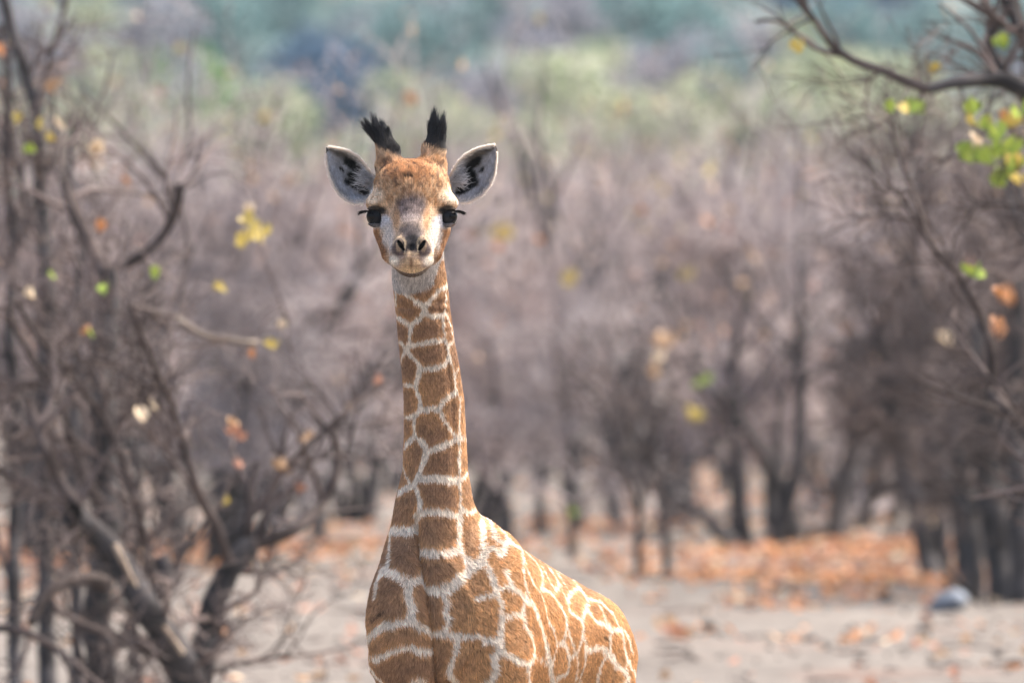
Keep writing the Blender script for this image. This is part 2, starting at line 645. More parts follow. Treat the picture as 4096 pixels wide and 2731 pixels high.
def build_hill_trees():
    rng = np.random.RandomState(5)
    P = {k: [leafy_proto(k, 40 + 7 * i + j) for j in range(2)] for i, k in enumerate(HILL_LEAF)}
    used = set()
    # kind, column and row of the crown in the photograph, distance, size
    spots = [
        ('blue', 1290, 260, 430, 1.0), ('blue', 1350, 200, 440, 0.9), ('blue', 1180, 120, 470, 0.8), ('blue', 1450, 190, 455, 0.8),
        ('teal', 1650, 120, 480, 1.0), ('teal', 860, 60, 500, 1.2), ('teal', 1080, 90, 520, 1.1), ('teal', 2680, 70, 490, 1.2), ('teal', 2870, 60, 505, 1.0),
        ('teal', 2450, 30, 540, 1.0), ('teal', 3430, 80, 500, 1.0), ('teal', 3700, 70, 480, 1.0), ('teal', 1950, 20, 560, 1.0),
        ('lilac', 1950, 250, 430, 1.0), ('lilac', 2180, 120, 500, 1.1), ('lilac', 350, 60, 420, 1.2), ('lilac', 120, 120, 400, 1.0), ('lilac', 1800, 330, 380, 0.8),
        ('green', 480, 240, 300, 0.75), ('green', 790, 260, 300, 0.65), ('green', 400, 330, 270, 0.6), ('green', 930, 370, 260, 0.5),
        ('olive', 1500, 450, 330, 0.9), ('olive', 1750, 480, 320, 0.9), ('olive', 2050, 420, 350, 1.0), ('olive', 2330, 400, 340, 1.0), ('olive', 2600, 430, 330, 1.0),
        ('olive', 2950, 400, 330, 0.9), ('olive', 3200, 450, 320, 0.9), ('olive', 3450, 380, 340, 1.0), ('olive', 1100, 500, 320, 0.9), ('olive', 650, 480, 310, 0.8),
        ('olive', 3800, 330, 340, 1.0), ('olive', 200, 380, 320, 1.0), ('teal', 2800, 400, 300, 0.5), ('teal', 3000, 250, 400, 0.9), ('olive', 2450, 260, 400, 1.0),
        ('olive', 3300, 220, 420, 1.0), ('lilac', 2650, 250, 420, 0.8), ('lilac', 3050, 130, 470, 0.8), ('olive', 900, 420, 360, 0.9),
    ]
    fixed = []
    for i, (k, px, py, d, s) in enumerate(spots):
        ds = np.arange(max(180, d - 120), d + 260, 4.0)
        xs_ = (px - 2048) * ds * K
        miss = np.abs(ground_z(xs_, ds) + 3.0 * s - (CAM_H - (py - HORIZON) * ds * K)) + np.abs(ds - d) * 0.002
        d = float(ds[miss.argmin()])
        x, y, z = at(px, py, d)
        fixed.append((px, d))
        place_copy(P[k][i % 2], (x, y, float(ground_z(x, y)) - 0.05), rng.uniform(0, 6.28), s, LAB_H[k] + ', ' + whereabouts(x, y), 'tree', LAB_H[k].replace('tree', 'trees', 1) + ' ' + whereabouts(x, y), used)
    # the wood that covers the rest of the slope, sorts mixed
    for i in range(250):
        d = rng.uniform(240, 760)
        x = rng.uniform(-1, 1) * (d * 0.036 + 6) if i < 170 else rng.choice([-1, 1]) * (d * 0.036 + rng.uniform(6, 26))
        cpx = 2048 + x / (K * d)
        if any(d < fd and abs(cpx - fp) < 2.2 / (K * d) for fp, fd in fixed):
            continue
        k = rng.choice(['olive', 'teal', 'lilac', 'olive', 'lilac'] if d < 400 else ['teal', 'blue', 'olive', 'teal', 'teal'])
        lab = {'blue': 'dark blue-green tree scattered on the blurred hillside', 'olive': 'pale olive-green tree scattered on the blurred hillside', 'teal': 'teal-green tree scattered on the blurred hillside', 'lilac': 'dry greyish tree scattered on the blurred hillside'}[k]
        place_copy(P[k][i % 2], (x, d, float(ground_z(x, d)) - 0.05), rng.uniform(0, 6.28), rng.uniform(0.7, 1.15), lab + ', ' + whereabouts(x, d), 'tree', lab.replace('tree', 'trees', 1) + ' ' + whereabouts(x, d), used)


build_hill_trees()
# ------------------------------------------------------------------ trees whose limbs the photograph shows one by one
VS = 4096 / 2352.0


def traced_tree(name, label, category, depth, base, limbs, twig_n, seed, mats, leaves=(), group=None, twigL=0.45, maxlevel=2, thick=1.0):
    """limbs: (kind, [(col,row)...] in the 2352-wide view, radius start, radius end (view px), depth shift start, end)"""
    rng = np.random.RandomState(seed)
    bx = (base * VS - 2048) * K * depth
    root = empty(name, (bx, depth, 0.0), label, category, group)
    off = np.array((bx, depth, 0.0))
    groups = {}
    tw = []
    for mi, pts, r0, r1, z0, z1 in limbs:
        L = np.array(pts, float)
        seg = np.linalg.norm(np.diff(L, axis=0), axis=1)
        t = np.concatenate([[0], np.cumsum(seg)])
        n = max(4, int(t[-1] / 28) + 2)
        tt = np.linspace(0, t[-1], n)
        X, Y = np.interp(tt, t, L[:, 0]), np.interp(tt, t, L[:, 1])
        X[1:-1] = (X[:-2] + 2 * X[1:-1] + X[2:]) / 4 + rng.normal(0, 1.2, n - 2)
        Y[1:-1] = (Y[:-2] + 2 * Y[1:-1] + Y[2:]) / 4
        dd = depth + np.interp(tt, [0, t[-1]], [z0, z1]) + np.cumsum(rng.normal(0, 0.02, n))
        R = np.interp(tt, [0, t[-1]], [r0, r1]) * thick * VS * K * depth * (1 + rng.normal(0, 0.06, n))
        P = np.stack([(X * VS - 2048) * K * dd, dd, CAM_H - (Y * VS - HORIZON) * K * dd], 1)
        groups.setdefault(mi, []).append((P - off, R))
        cnt = max(1, int(twig_n * t[-1] / 300.0))
        out = []
        spawn(rng, P, R, 1, maxlevel, out, cnt, twigL, 0.9, 0.15, 0.2)
        tw += out
    for mi, pl in groups.items():
        o = tube_obj({'d': 'trunk', 'b': 'limb', 'p': 'dead_limb'}[mi[0]], pl[:1] if mi[0] != 'd' else pl, mats[mi[0]], root)
        if mi[0] != 'd':
            for one in pl[1:]:
                tube_obj({'b': 'limb', 'p': 'dead_limb'}[mi[0]], [one], mats[mi[0]], root)
    sprigs = []
    allP = np.concatenate([p for g in groups.values() for p, r in g] + [p - off for l, p, r in tw if l == 1] or [np.zeros((1, 3))])
    for kind, x, y, dz, size, n in leaves:
        c = np.array(at(x * VS, y * VS, depth + dz)) - off
        dist = np.linalg.norm((allP[:len(allP)] + (0 if True else off)) - c, axis=1)
        q = allP[dist.argmin()]
        t_ = np.linspace(0, 1, 5)[:, None]
        bow = rng.normal(0, 0.05, 3) + np.array((0, 0, 0.06))
        line = q + (c - q) * t_ * 1.08 + bow * np.sin(t_ * math.pi)
        sprigs.append((2, line + off, np.linspace(0.005, 0.0018, 5)))
    tw = tw + sprigs
    tube_obj('twigs', [(p - off, r) for l, p, r in tw], mats['t'], root, 0.0022, kind='stuff')
    for kind, x, y, dz, size, n in leaves:
        if name != 'overhanging_tree':
            n = max(1, int(n * 0.75))
        for k in range(n):
            p = at((x + rng.normal(0, 6 if n > 1 else 0)) * VS, (y + rng.normal(0, 6 if n > 1 else 0)) * VS, depth + dz + rng.normal(0, 0.15))
            put_leaf(root, kind, p, rng, size * (0.9 if name == 'overhanging_tree' else 0.70 if depth < 60 else 1.0))
    return root


MATS_DARK = {'d': BARK_NEAR, 'b': BARK_BROWN, 'p': BARK_PALE, 't': TWIG_NEAR}
MATS_MID = {'d': BARK_MID, 'b': BARK_BROWN, 'p': BARK_PALE, 't': TWIG_GREY}

traced_tree('dry_tree', 'dark gnarled leafless tree with forking trunks filling the lower left of the picture', 'tree', 51.5, 360, [
    ('d', [(345, 1900), (400, 1700), (440, 1568), (400, 1490), (340, 1400), (285, 1310), (235, 1235), (165, 1180)], 30, 22, 0, -0.3),
    ('d', [(410, 1860), (440, 1700), (455, 1560), (475, 1460), (490, 1380), (530, 1300), (575, 1252)], 28, 19, 0, 0.2),
    ('d', [(300, 1880), (255, 1700), (235, 1568), (228, 1480), (220, 1400), (238, 1290), (246, 1180)], 26, 22, 0.2, 0.4),
    ('d', [(246, 1180), (240, 1060), (236, 940), (240, 820), (250, 700), (248, 620)], 24, 17, 0.4, 0.8),
    ('b', [(248, 620), (300, 604), (350, 575), (385, 530), (408, 480), (415, 425)], 11, 8, 0.8, 0.6),
    ('b', [(248, 640), (215, 580), (185, 520), (160, 465), (148, 415)], 16, 9, 0.8, 1.0),
    ('b', [(285, 1310), (215, 1200), (160, 1140), (120, 1070), (88, 990), (62, 915)], 15, 8, -0.3, -0.6),
    ('b', [(575, 1252), (640, 1235), (700, 1205), (745, 1150), (772, 1100), (780, 1040), (765, 985)], 13, 8, 0.2, 0.5),
    ('b', [(530, 1290), (505, 1220), (455, 1130), (425, 1040), (408, 960), (380, 890), (350, 830), (318, 740), (300, 700)], 10, 5, 0.1, -0.2),
    ('b', [(590, 1245), (612, 1180), (625, 1120), (668, 1060), (715, 1020), (770, 965), (830, 920), (885, 880)], 9, 4, 0.2, 0.5),
    ('b', [(560, 1250), (575, 1190), (572, 1120), (590, 1060)], 11, 5, 0.2, 0.3),
    ('b', [(240, 1340), (200, 1322), (140, 1335), (95, 1370), (72, 1430)], 16, 8, 0.2, -0.2),
    ('p', [(262, 1250), (300, 1330), (345, 1400), (385, 1450), (420, 1500)], 6, 5, -0.5, -0.4),
    ('b', [(120, 1390), (170, 1425), (260, 1460), (350, 1500), (430, 1535)], 6, 5, -0.6, -0.3),
    ('b', [(-20, 1440), (60, 1450), (130, 1490), (200, 1550), (250, 1600)], 8, 6, -0.5, -0.5),
    ('b', [(480, 1545), (560, 1520), (650, 1505), (740, 1500), (825, 1478)], 6, 2, 0.2, 0.6),
    ('b', [(235, 1235), (150, 1140), (80, 1110), (0, 1080), (-60, 1060)], 10, 6, -0.3, -0.2),
    ('d', [(330, 1390), (372, 1350), (385, 1310), (368, 1280)], 20, 14, 0.3, 0.3),
    ('b', [(246, 1180), (190, 1090), (160, 1000), (130, 900), (70, 820), (20, 720)], 12, 5, 0.4, 0.2),
    ('b', [(246, 1000), (300, 940), (330, 860), (330, 790), (300, 720)], 7, 4, 0.5, 0.2),
    ('b', [(340, 1400), (345, 1300), (320, 1180), (290, 1080), (240, 960), (170, 870), (100, 790), (40, 690)], 9, 4, 0.2, -0.3),
    ('p', [(590, 788), (540, 782), (480, 775), (430, 750), (405, 728)], 6, 5, -0.1, 0.2),
    ('b', [(300, 700), (360, 720), (405, 728)], 5, 4, -0.2, 0.0),
], 5, 3, MATS_DARK, thick=1.35, leaves=[
    ('y', 575, 520, 0.3, 1.3, 5), ('y', 560, 570, 0.3, 1.5, 5), ('y', 600, 548, 0.4, 1.4, 4), ('p', 580, 490, 0.4, 1.2, 2),
    ('g', 238, 685, -0.4, 1.2, 3), ('g', 355, 640, 0.4, 1.2, 3), ('y', 515, 672, 0.2, 1.2, 3), ('p', 80, 688, -0.4, 1.4, 2),
    ('g', 130, 640, -0.3, 1.0, 2), ('y', 130, 325, 0.4, 1.3, 2), ('y', 98, 300, 0.5, 1.2, 3), ('y', 35, 288, 0.5, 1.2, 2), ('p', 152, 300, 0.4, 1.6, 2), ('g', 80, 350, 0.5, 1.2, 2),
    ('o', 235, 530, 0.3, 1.2, 3), ('o', 205, 770, -0.2, 1.2, 2), ('g', 215, 775, -0.2, 1.1, 1), ('p', 640, 755, 0.2, 1.0, 2), ('y', 630, 800, 0.2, 1.1, 3),
    ('o', 582, 825, 0.2, 1.2, 1), ('r', 548, 1010, 0, 1.2, 4), ('t', 535, 985, 0, 1.2, 3), ('r', 555, 1075, 0, 1.2, 2), ('p', 330, 970, -0.3, 1.4, 2), ('p', 365, 945, -0.3, 1.2, 2),
    ('r', 860, 890, 0.5, 1.1, 3), ('t', 800, 950, 0.4, 1.0, 3), ('t', 700, 1010, 0.3, 1.1, 3), ('t', 650, 1080, 0.3, 1.4, 4), ('y', 510, 1160, 0.3, 1.2, 2), 
    ('r', 690, 1130, 0.3, 1.3, 3), ('p', 215, 360, 0.6, 2.0, 1), ('p', 228, 350, 0.6, 1.6, 1),
])

traced_tree('tall_shrub', 'tall greyish leafless shrub behind the gnarled tree at the far left edge', 'shrub', 56, 95, [
    ('d', [(110, 1800), (105, 1300), (100, 1000), (110, 800), (108, 640), (98, 520), (92, 380), (85, 260), (60, 170), (30, 90), (10, 0), (-10, -80)], 24, 12, 0, 0.4),
    ('b', [(85, 260), (105, 180), (125, 100), (150, 20), (160, -60)], 9, 5, 0.4, 0.6),
    ('b', [(100, 560), (60, 470), (40, 380), (20, 260), (-10, 180)], 9, 5, 0.2, 0.0),
    ('b', [(92, 420), (180, 300), (240, 220), (260, 120)], 5, 3, 0.2, 0.6),
    ('d', [(40, 1800), (30, 1300), (45, 1000), (20, 760), (35, 560), (10, 380), (22, 200), (0, 60)], 20, 9, 0.3, 0.6),
    ('d', [(170, 1780), (180, 1350), (160, 1120), (185, 900), (170, 720), (190, 560), (160, 400), (172, 260)], 16, 6, -0.4, 0.2),
    ('d', [(330, 1700), (300, 1400), (320, 1150), (300, 950), (310, 800), (280, 640), (290, 500)], 13, 5, 0.6, 1.0),
    ('b', [(45, 1000), (110, 880), (140, 760), (120, 640)], 8, 4, 0.3, 0.4),
    ('b', [(35, 560), (90, 440), (130, 330), (120, 200)], 7, 4, 0.3, 0.4),
    ('b', [(400, 440), (330, 350), (260, 280), (190, 215)], 6, 3, 0.3, 0.6),
    ('b', [(408, 700), (440, 560), (400, 440)], 7, 6, 0.3, 0.6),
    ('b', [(400, 440), (440, 330), (430, 200), (450, 60)], 5, 3, 0.3, 0.9),
], 3, 8, {'d': BARK_NEAR, 'b': BARK_BROWN, 'p': BARK_PALE, 't': TWIG_NEAR}, leaves=[('p', 215, 365, 0.4, 1.8, 3), ('t', 120, 215, 0.3, 1.5, 3), ('o', 10, 130, 0, 1.4, 2), ('o', 300, 430, 0.4, 1.3, 2)])

traced_tree('mopane_shrub', 'shrub on two thin dark trunks with a dense dark crown right of the giraffe', 'shrub', 75.5, 1490, [
    ('d', [(1468, 1345), (1466, 1260), (1470, 1190), (1478, 1110), (1500, 1030), (1510, 960)], 11, 6, 0, 0.2),
    ('d', [(1535, 1345), (1532, 1260), (1528, 1190), (1528, 1120), (1500, 1060), (1450, 1000), (1430, 930)], 12, 9, 0.2, 0.2),
    ('b', [(1530, 1150), (1575, 1070), (1620, 1030), (1670, 1000)], 8, 4, 0.2, 0.5),
    ('b', [(1470, 1190), (1450, 1100), (1420, 1040), (1400, 950), (1330, 880)], 8, 4, 0, -0.3),
    ('d', [(1440, 1060), (1430, 980), (1420, 900), (1440, 840)], 16, 9, 0.4, 0.6),
    ('d', [(1400, 1040), (1415, 960), (1450, 900), (1480, 880)], 14, 8, 0.5, 0.6),
], 8, 12, {'d': BARK_NEAR, 'b': BARK_MID, 'p': BARK_PALE, 't': TWIG_NEAR}, leaves=[('y', 1600, 968, 0, 1.3, 5), ('g', 1605, 880, 0.4, 1.0, 4), ('t', 1522, 800, 0.2, 1.5, 4), ('p', 1512, 840, 0.2, 1.3, 3), ('t', 1505, 865, 0.2, 1.4, 3)], twigL=0.55)

traced_tree('thin_tree', 'thin straight dark trunk standing just right of the giraffe neck', 'tree', 80, 1310, [
    ('d', [(1312, 1310), (1314, 1230), (1318, 1130), (1316, 1040), (1300, 940), (1282, 850), (1270, 760)], 11, 5, 0, 0.2),
    ('b', [(1314, 1190), (1380, 1130), (1440, 1080)], 6, 3, 0, 0.4),
    ('b', [(1316, 1040), (1350, 960), (1370, 860)], 6, 3, 0, 0.4)], 14, 14, {'d': BARK_NEAR, 'b': BARK_MID, 'p': BARK_PALE, 't': TWIG_GREY}, twigL=0.6, leaves=[('g', 1310, 1190, 0, 1.2, 3), ('y', 1320, 650, 0.3, 1.5, 5)])
traced_tree('thin_tree', 'slender dark trunk half hidden behind the giraffe shoulder', 'tree', 84, 1165, [
    ('d', [(1175, 1260), (1165, 1180), (1155, 1090), (1140, 980), (1138, 880), (1120, 760)], 14, 6, 0, 0.2),
    ('b', [(1150, 1050), (1200, 960), (1240, 860)], 6, 3, 0, 0.4)], 14, 15, {'d': BARK_NEAR, 'b': BARK_MID, 'p': BARK_PALE, 't': TWIG_MAUVE}, twigL=0.6, leaves=[('y', 1150, 545, 0.2, 1.6, 8), ('o', 1150, 580, 0.2, 1.3, 2)])
traced_tree('thin_tree', 'blurred upright dark trunk left of the giraffe neck', 'tree', 78, 565, [
    ('d', [(575, 1320), (570, 1200), (565, 1080), (560, 960), (566, 860), (555, 720), (560, 560)], 13, 7, 0, 0.2),
    ('d', [(620, 1290), (630, 1200), (640, 1090), (700, 980)], 9, 5, 0, 0.2),
    ('b', [(560, 900), (500, 800), (470, 690)], 7, 3, 0, 0.4)], 14, 16, {'d': BARK_NEAR, 'b': BARK_MID, 'p': BARK_PALE, 't': TWIG_GREY}, twigL=0.6, leaves=[('t', 560, 900, 0, 1.4, 5)])
traced_tree('thin_tree', 'pair of grey-blue trunks in the thicket right of centre', 'tree', 88, 1670, [
    ('d', [(1690, 1250), (1685, 1100), (1680, 950), (1672, 800), (1668, 690), (1660, 600)], 15, 7, 0, 0.2),
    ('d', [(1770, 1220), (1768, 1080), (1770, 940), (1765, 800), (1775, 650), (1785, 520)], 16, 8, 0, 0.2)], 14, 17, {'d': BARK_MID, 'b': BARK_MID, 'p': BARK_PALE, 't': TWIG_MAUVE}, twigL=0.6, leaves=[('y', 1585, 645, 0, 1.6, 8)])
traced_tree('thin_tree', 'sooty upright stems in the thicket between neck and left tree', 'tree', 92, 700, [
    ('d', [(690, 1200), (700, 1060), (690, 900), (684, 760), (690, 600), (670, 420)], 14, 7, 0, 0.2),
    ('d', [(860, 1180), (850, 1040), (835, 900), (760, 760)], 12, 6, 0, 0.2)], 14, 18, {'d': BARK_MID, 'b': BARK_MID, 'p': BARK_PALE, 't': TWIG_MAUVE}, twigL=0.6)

traced_tree('dry_tree', 'dark leafless trunk leaning left at the right side above orange litter', 'tree', 76, 2130, [
    ('d', [(2145, 1340), (2130, 1270), (2110, 1180), (2075, 1080), (2060, 960), (2040, 860), (2010, 760)], 22, 10, 0, 0.3),
    ('d', [(2160, 1300), (2165, 1180), (2140, 1060), (2120, 950), (2130, 830), (2120, 700)], 16, 9, 0.2, 0.4),
    ('b', [(2120, 700), (2080, 600), (2040, 520), (2020, 420)], 8, 4, 0.3, 0.4),
    ('d', [(2120, 700), (2100, 560), (2110, 430), (2090, 300)], 9, 5, 0.3, 0.4),
    ('b', [(2060, 960), (1980, 880), (1900, 820)], 7, 3, 0, 0.4)], 12, 19, {'d': BARK_NEAR, 'b': BARK_MID, 'p': BARK_PALE, 't': TWIG_NEAR}, twigL=0.6, thick=1.2)
traced_tree('dry_tree', 'tall dark bare tree whose trunks climb the right edge up to the green leaves', 'tree', 73.5, 2300, [
    ('d', [(2300, 1380), (2290, 1300), (2300, 1100), (2285, 930), (2310, 780), (2290, 640), (2320, 500), (2300, 380)], 20, 9, 0, 0.5),
    ('d', [(2220, 1372), (2215, 1300), (2190, 1120), (2210, 980), (2170, 860), (2180, 740)], 16, 7, 0.4, 0.8),
    ('d', [(2370, 1385), (2350, 1250), (2365, 1000), (2345, 800), (2360, 600), (2340, 420)], 22, 10, -0.3, -0.2),
    ('b', [(2285, 930), (2230, 820), (2200, 700), (2150, 600)], 8, 4, 0, 0.4),
    ('b', [(2290, 640), (2240, 540), (2230, 420)], 7, 3, 0, 0.4),
    ('b', [(2300, 1100), (2350, 1000), (2400, 930)], 8, 4, 0, 0.4)], 7, 23, {'d': BARK_NEAR, 'b': BARK_BROWN, 'p': BARK_PALE, 't': TWIG_NEAR}, twigL=0.55, thick=1.35)
traced_tree('dry_tree', 'thick dark clump of trunks at the lower right edge', 'tree', 72, 2290, [
    ('d', [(2310, 1390), (2300, 1290), (2280, 1180), (2260, 1080), (2270, 960), (2240, 850), (2250, 740)], 30, 14, 0, 0.3),
    ('d', [(2240, 1370), (2235, 1270), (2230, 1160), (2200, 1040), (2190, 920)], 20, 9, 0.2, 0.4),
    ('d', [(2350, 1380), (2345, 1250), (2340, 1100), (2320, 950), (2340, 800), (2330, 640)], 24, 12, -0.2, -0.1),
    ('b', [(2230, 1180), (2180, 1110), (2150, 1000)], 9, 4, 0, 0.4),
    ('b', [(2250, 1380), (2180, 1320), (2150, 1260)], 8, 4, 0, -0.4)], 7, 20, {'d': BARK_NEAR, 'b': BARK_NEAR, 'p': BARK_PALE, 't': TWIG_NEAR}, twigL=0.6, leaves=[('p', 2180, 795, -1, 1.4, 2), ('o', 2285, 770, -1, 1.5, 5), ('o', 2300, 695, -1, 1.5, 4)], thick=1.3)

traced_tree('overhanging_tree', 'dark branching tree reaching in from the upper right with green and yellow leaves', 'tree', 48.5, 2520, [
    ('d', [(2500, 2050), (2510, 1600), (2480, 1200), (2520, 800), (2470, 420), (2420, 250), (2352, 205)], 34, 20, 0, 0),
    ('d', [(2352, 205), (2300, 180), (2250, 182), (2190, 190), (2135, 205)], 17, 8, 0, -0.1),
    ('b', [(2135, 205), (2085, 190), (2040, 165), (1990, 150), (1935, 128), (1905, 100), (1880, 60), (1855, 25), (1825, -10)], 10, 5, -0.1, 0.2),
    ('b', [(1930, 125), (1880, 118), (1845, 90), (1805, 52), (1770, 40), (1735, 50)], 5, 3, 0.2, 0.5),
    ('d', [(2352, 215), (2305, 170), (2268, 120), (2275, 75), (2305, 35), (2330, -10)], 12, 8, 0.1, 0.3),
    ('d', [(2420, 250), (2360, 100), (2320, 20), (2290, -60)], 14, 10, 0.1, 0.3),
    ('b', [(2305, 60), (2250, 20), (2200, -10)], 7, 5, 0.2, 0.3),
    ('b', [(2275, 900), (2280, 800), (2250, 720), (2215, 650), (2180, 605), (2130, 560), (2112, 480), (2085, 410), (2060, 340), (2035, 230)], 9, 3, 0.4, 0.6),
    ('b', [(2480, 1200), (2380, 1020), (2275, 900)], 12, 9, 0, 0.4),
    ('b', [(2135, 205), (2060, 260), (1990, 300)], 2, 1, 0, 0.3),
    ('b', [(2240, 470), (2190, 560), (2160, 660)], 3, 1.5, 0, 0.3),
    ('b', [(2400, 500), (2330, 470), (2240, 470), (2190, 400)], 4, 1.5, 0, 0.3),
    ('b', [(2180, 605), (2080, 600), (1980, 640)], 2.0, 0.8, 0.3, 0.3),
    ('b', [(2420, 300), (2330, 260), (2250, 320), (2160, 380), (2060, 350)], 2.4, 1, 0, 0.3),
    ('b', [(2352, 900), (2250, 920), (2160, 940), (2080, 900)], 2.4, 1, 0.4, 0.3),
], 5, 9, MATS_DARK, leaves=[
    ('g', 2235, 270, 0, 1.1, 4), ('g', 2260, 300, 0, 1.1, 4), ('y', 2245, 290, 0, 1.1, 3), ('o', 2305, 285, 0, 1.1, 2), ('y', 2320, 290, 0, 1.1, 2), ('g', 2345, 270, 0, 1.2, 3), ('g', 2300, 320, 0, 1.1, 3),
    ('g', 2215, 360, 0, 1.2, 5), ('g', 2245, 370, 0, 1.3, 5), ('p', 2240, 350, -0.1, 1.3, 2), ('g', 2290, 370, 0, 1.2, 5), ('g', 2320, 390, 0, 1.2, 4), ('g', 2330, 355, 0, 1.2, 3), ('g', 2290, 430, 0, 1.1, 3), ('g', 2320, 410, 0, 1.2, 4), ('y', 2340, 415, 0, 1.2, 2),
    ('g', 2095, 255, 0, 1.1, 3), ('y', 2085, 262, 0, 1.1, 1), ('g', 2045, 260, 0, 1.0, 2), ('y', 1838, 125, 0.2, 1.2, 2), ('y', 2137, 172, 0, 1.1, 1), ('g', 2300, 115, 0.1, 1.0, 2),
    ('g', 2232, 635, 0.3, 1.2, 3), ('y', 2345, 390, 0, 1.2, 2), ('o', 2302, 690, 0.3, 1.1, 2), ('o', 2285, 765, 0.3, 1.1, 2), ('p', 2178, 795, 0.3, 0.9, 1)], twigL=0.38, thick=1.35)


# ------------------------------------------------------------------ on the ground
def ground_hit(px, py):
    d = CAM_H / ((py - HORIZON) * K)
    x = (px - 2048) * K * d
    return x, d


def build_litter():
    rng = np.random.RandomState(77)
    # patches of fallen leaves: column, row in the photograph, spread in metres across and in depth, count, mix
    patches = [(3200, 2310, 0.55, 2.2, 700, 'o'), (3520, 2270, 0.55, 3.0, 1100, 'o'), (3420, 2360, 0.30, 1.2, 260, 'o'), (3150, 2420, 0.25, 0.6, 90, 'o'), (3300, 1900, 0.7, 5, 900, 'r'), (3000, 2060, 0.5, 5, 700, 'r'), (3600, 2200, 0.5, 2.5, 500, 'o'),
               (3900, 2350, 0.3, 2.0, 300, 'r'), (2150, 2120, 0.5, 4, 500, 'r'), (2400, 2130, 0.25, 2, 320, 'r'), (100, 2200, 0.8, 3, 1600, 'r'), (560, 2230, 0.7, 3, 1300, 'r'), (0, 2260, 0.6, 3, 1000, 'r'), (1300, 2200, 0.8, 3, 900, 'r'),
               (1000, 2150, 0.9, 4, 800, 'r'), (2550, 2250, 0.3, 2, 160, 'r'), (3150, 2560, 0.35, 0.5, 50, 'r'), (3420, 2520, 0.1, 0.4, 14, 'r'), (2750, 1950, 0.5, 5, 500, 'r'), (3750, 2050, 0.8, 6, 700, 'r')]
    pos = {'o': [], 'r': [], 't': [], 'p': []}
    for px, py, sx, sy, n, k in patches:
        x, d = ground_hit(px, py)
        n = int(n * (0.6 if k == 'o' else 0.36))
        X = x + rng.normal(0, sx, n)
        D = d + rng.normal(0, sy, n)
        kk = rng.choice(['o', 'r', 't', 'p'], n, p=[0.55, 0.25, 0.17, 0.03] if k == 'o' else [0.28, 0.42, 0.22, 0.08])
        for q in pos:
            m = kk == q
            pos[q].append(np.stack([X[m], D[m]], 1))
    n = 4200
    D = 68 + 80 * rng.rand(n) ** 0.8
    X = rng.uniform(-1, 1, n) * (D * 0.036 + 2)
    PP = np.stack([X, D * 0.22, 0 * X], 1)
    keep = fbm(PP, 0.8, 2) > 0.54 + 0.20 * smooth(86, 70, D)
    kk = rng.choice(['o', 'r', 't', 'p'], n, p=[0.24, 0.46, 0.27, 0.03])
    for q in pos:
        m = (kk == q) & keep
        pos[q].append(np.stack([X[m], D[m]], 1))
    n = 500
    D = rng.uniform(50, 80, n)
    X = rng.uniform(-1, 1, n) * (D * 0.036 + 1)
    kk = rng.choice(['o', 'r', 't', 'p'], n, p=[0.2, 0.4, 0.38, 0.02])
    for q in pos:
        pos[q].append(np.stack([X[kk == q], D[kk == q]], 1))
    for q, m, nm in (('o', L_ORG, 'orange_leaf_litter'), ('r', L_RUST, 'rust_leaf_litter'), ('t', L_TAN, 'tan_leaf_litter'), ('p', L_PALE, 'pale_leaf_litter')):
        A = np.concatenate(pos[q])
        z = ground_z(A[:, 0], A[:, 1]) + rng.uniform(0.008, 0.045, len(A))
        lab = {'o': 'orange fallen leaves heaped on the sand under the shrubs', 'r': 'rust-red fallen leaves spread over the sand', 't': 'tan fallen leaves mixed into the red litter', 'p': 'pale dry leaves scattered thinly on the sand'}[q]
        leaf_soup(nm, np.stack([A[:, 0], A[:, 1], z], 1), rng, rng.uniform(0.022, 0.05, len(A)), m, None, flat=0.45, kind='stuff', label=lab, category='leaf litter')


build_litter()


def build_ground_scatter():
    rng = np.random.RandomState(90)
    polys = []
    for k in range(420):
        d = rng.uniform(50, 95)
        x = rng.uniform(-1, 1) * (d * 0.036 + 0.6)
        L = rng.uniform(0.06, 0.40)
        a = rng.uniform(0, 6.28)
        t = np.linspace(-0.5, 0.5, 4)
        X = x + np.cos(a) * L * t + rng.normal(0, 0.01, 4)
        Y = d + np.sin(a) * L * t + rng.normal(0, 0.01, 4)
        polys.append((np.stack([X, Y, ground_z(X, Y) + 0.012 + rng.uniform(0, 0.02, 4)], 1), np.linspace(0.007, 0.003, 4)))
    V, F = tube_mesh(polys, lambda r: 4)
    link(bpy.data.objects.new('stick_litter', mesh_np('stick_litter', V, F, BARK_BROWN)), None, kind='stuff', label='broken sticks lying about on the pale sand', category='sticks')
    n = 1500
    D = 48 + 50 * rng.rand(n)
    X = rng.uniform(-1, 1, n) * (D * 0.036 + 0.6)
    r = rng.uniform(0.008, 0.022, n) * (1 + 1.2 * (rng.rand(n) < 0.06))
    o = np.array([(1, 0, 0), (-1, 0, 0), (0, 1, 0), (0, -1, 0), (0, 0, 0.7), (0, 0, -0.7)], float)
    f = np.array([(0, 2, 4), (2, 1, 4), (1, 3, 4), (3, 0, 4), (2, 0, 5), (1, 2, 5), (3, 1, 5), (0, 3, 5)])
    V = (np.stack([X, D, ground_z(X, D) + r * 0.3], 1)[:, None] + o[None] * r[:, None, None] * rng.uniform(0.7, 1.3, (n, 6, 1))).reshape(-1, 3)
    F = (np.arange(n)[:, None, None] * 6 + f[None]).reshape(-1, 3)
    link(bpy.data.objects.new('pebbles', mesh_np('pebbles', V, F, material('pebble', (0.2, 0.18, 0.16), noise=(5, (0.08, 0.07, 0.06), (0.22, 0.19, 0.17), 3)))), None, kind='stuff', label='small pebbles and clods strewn over the sand', category='pebbles')


build_ground_scatter()


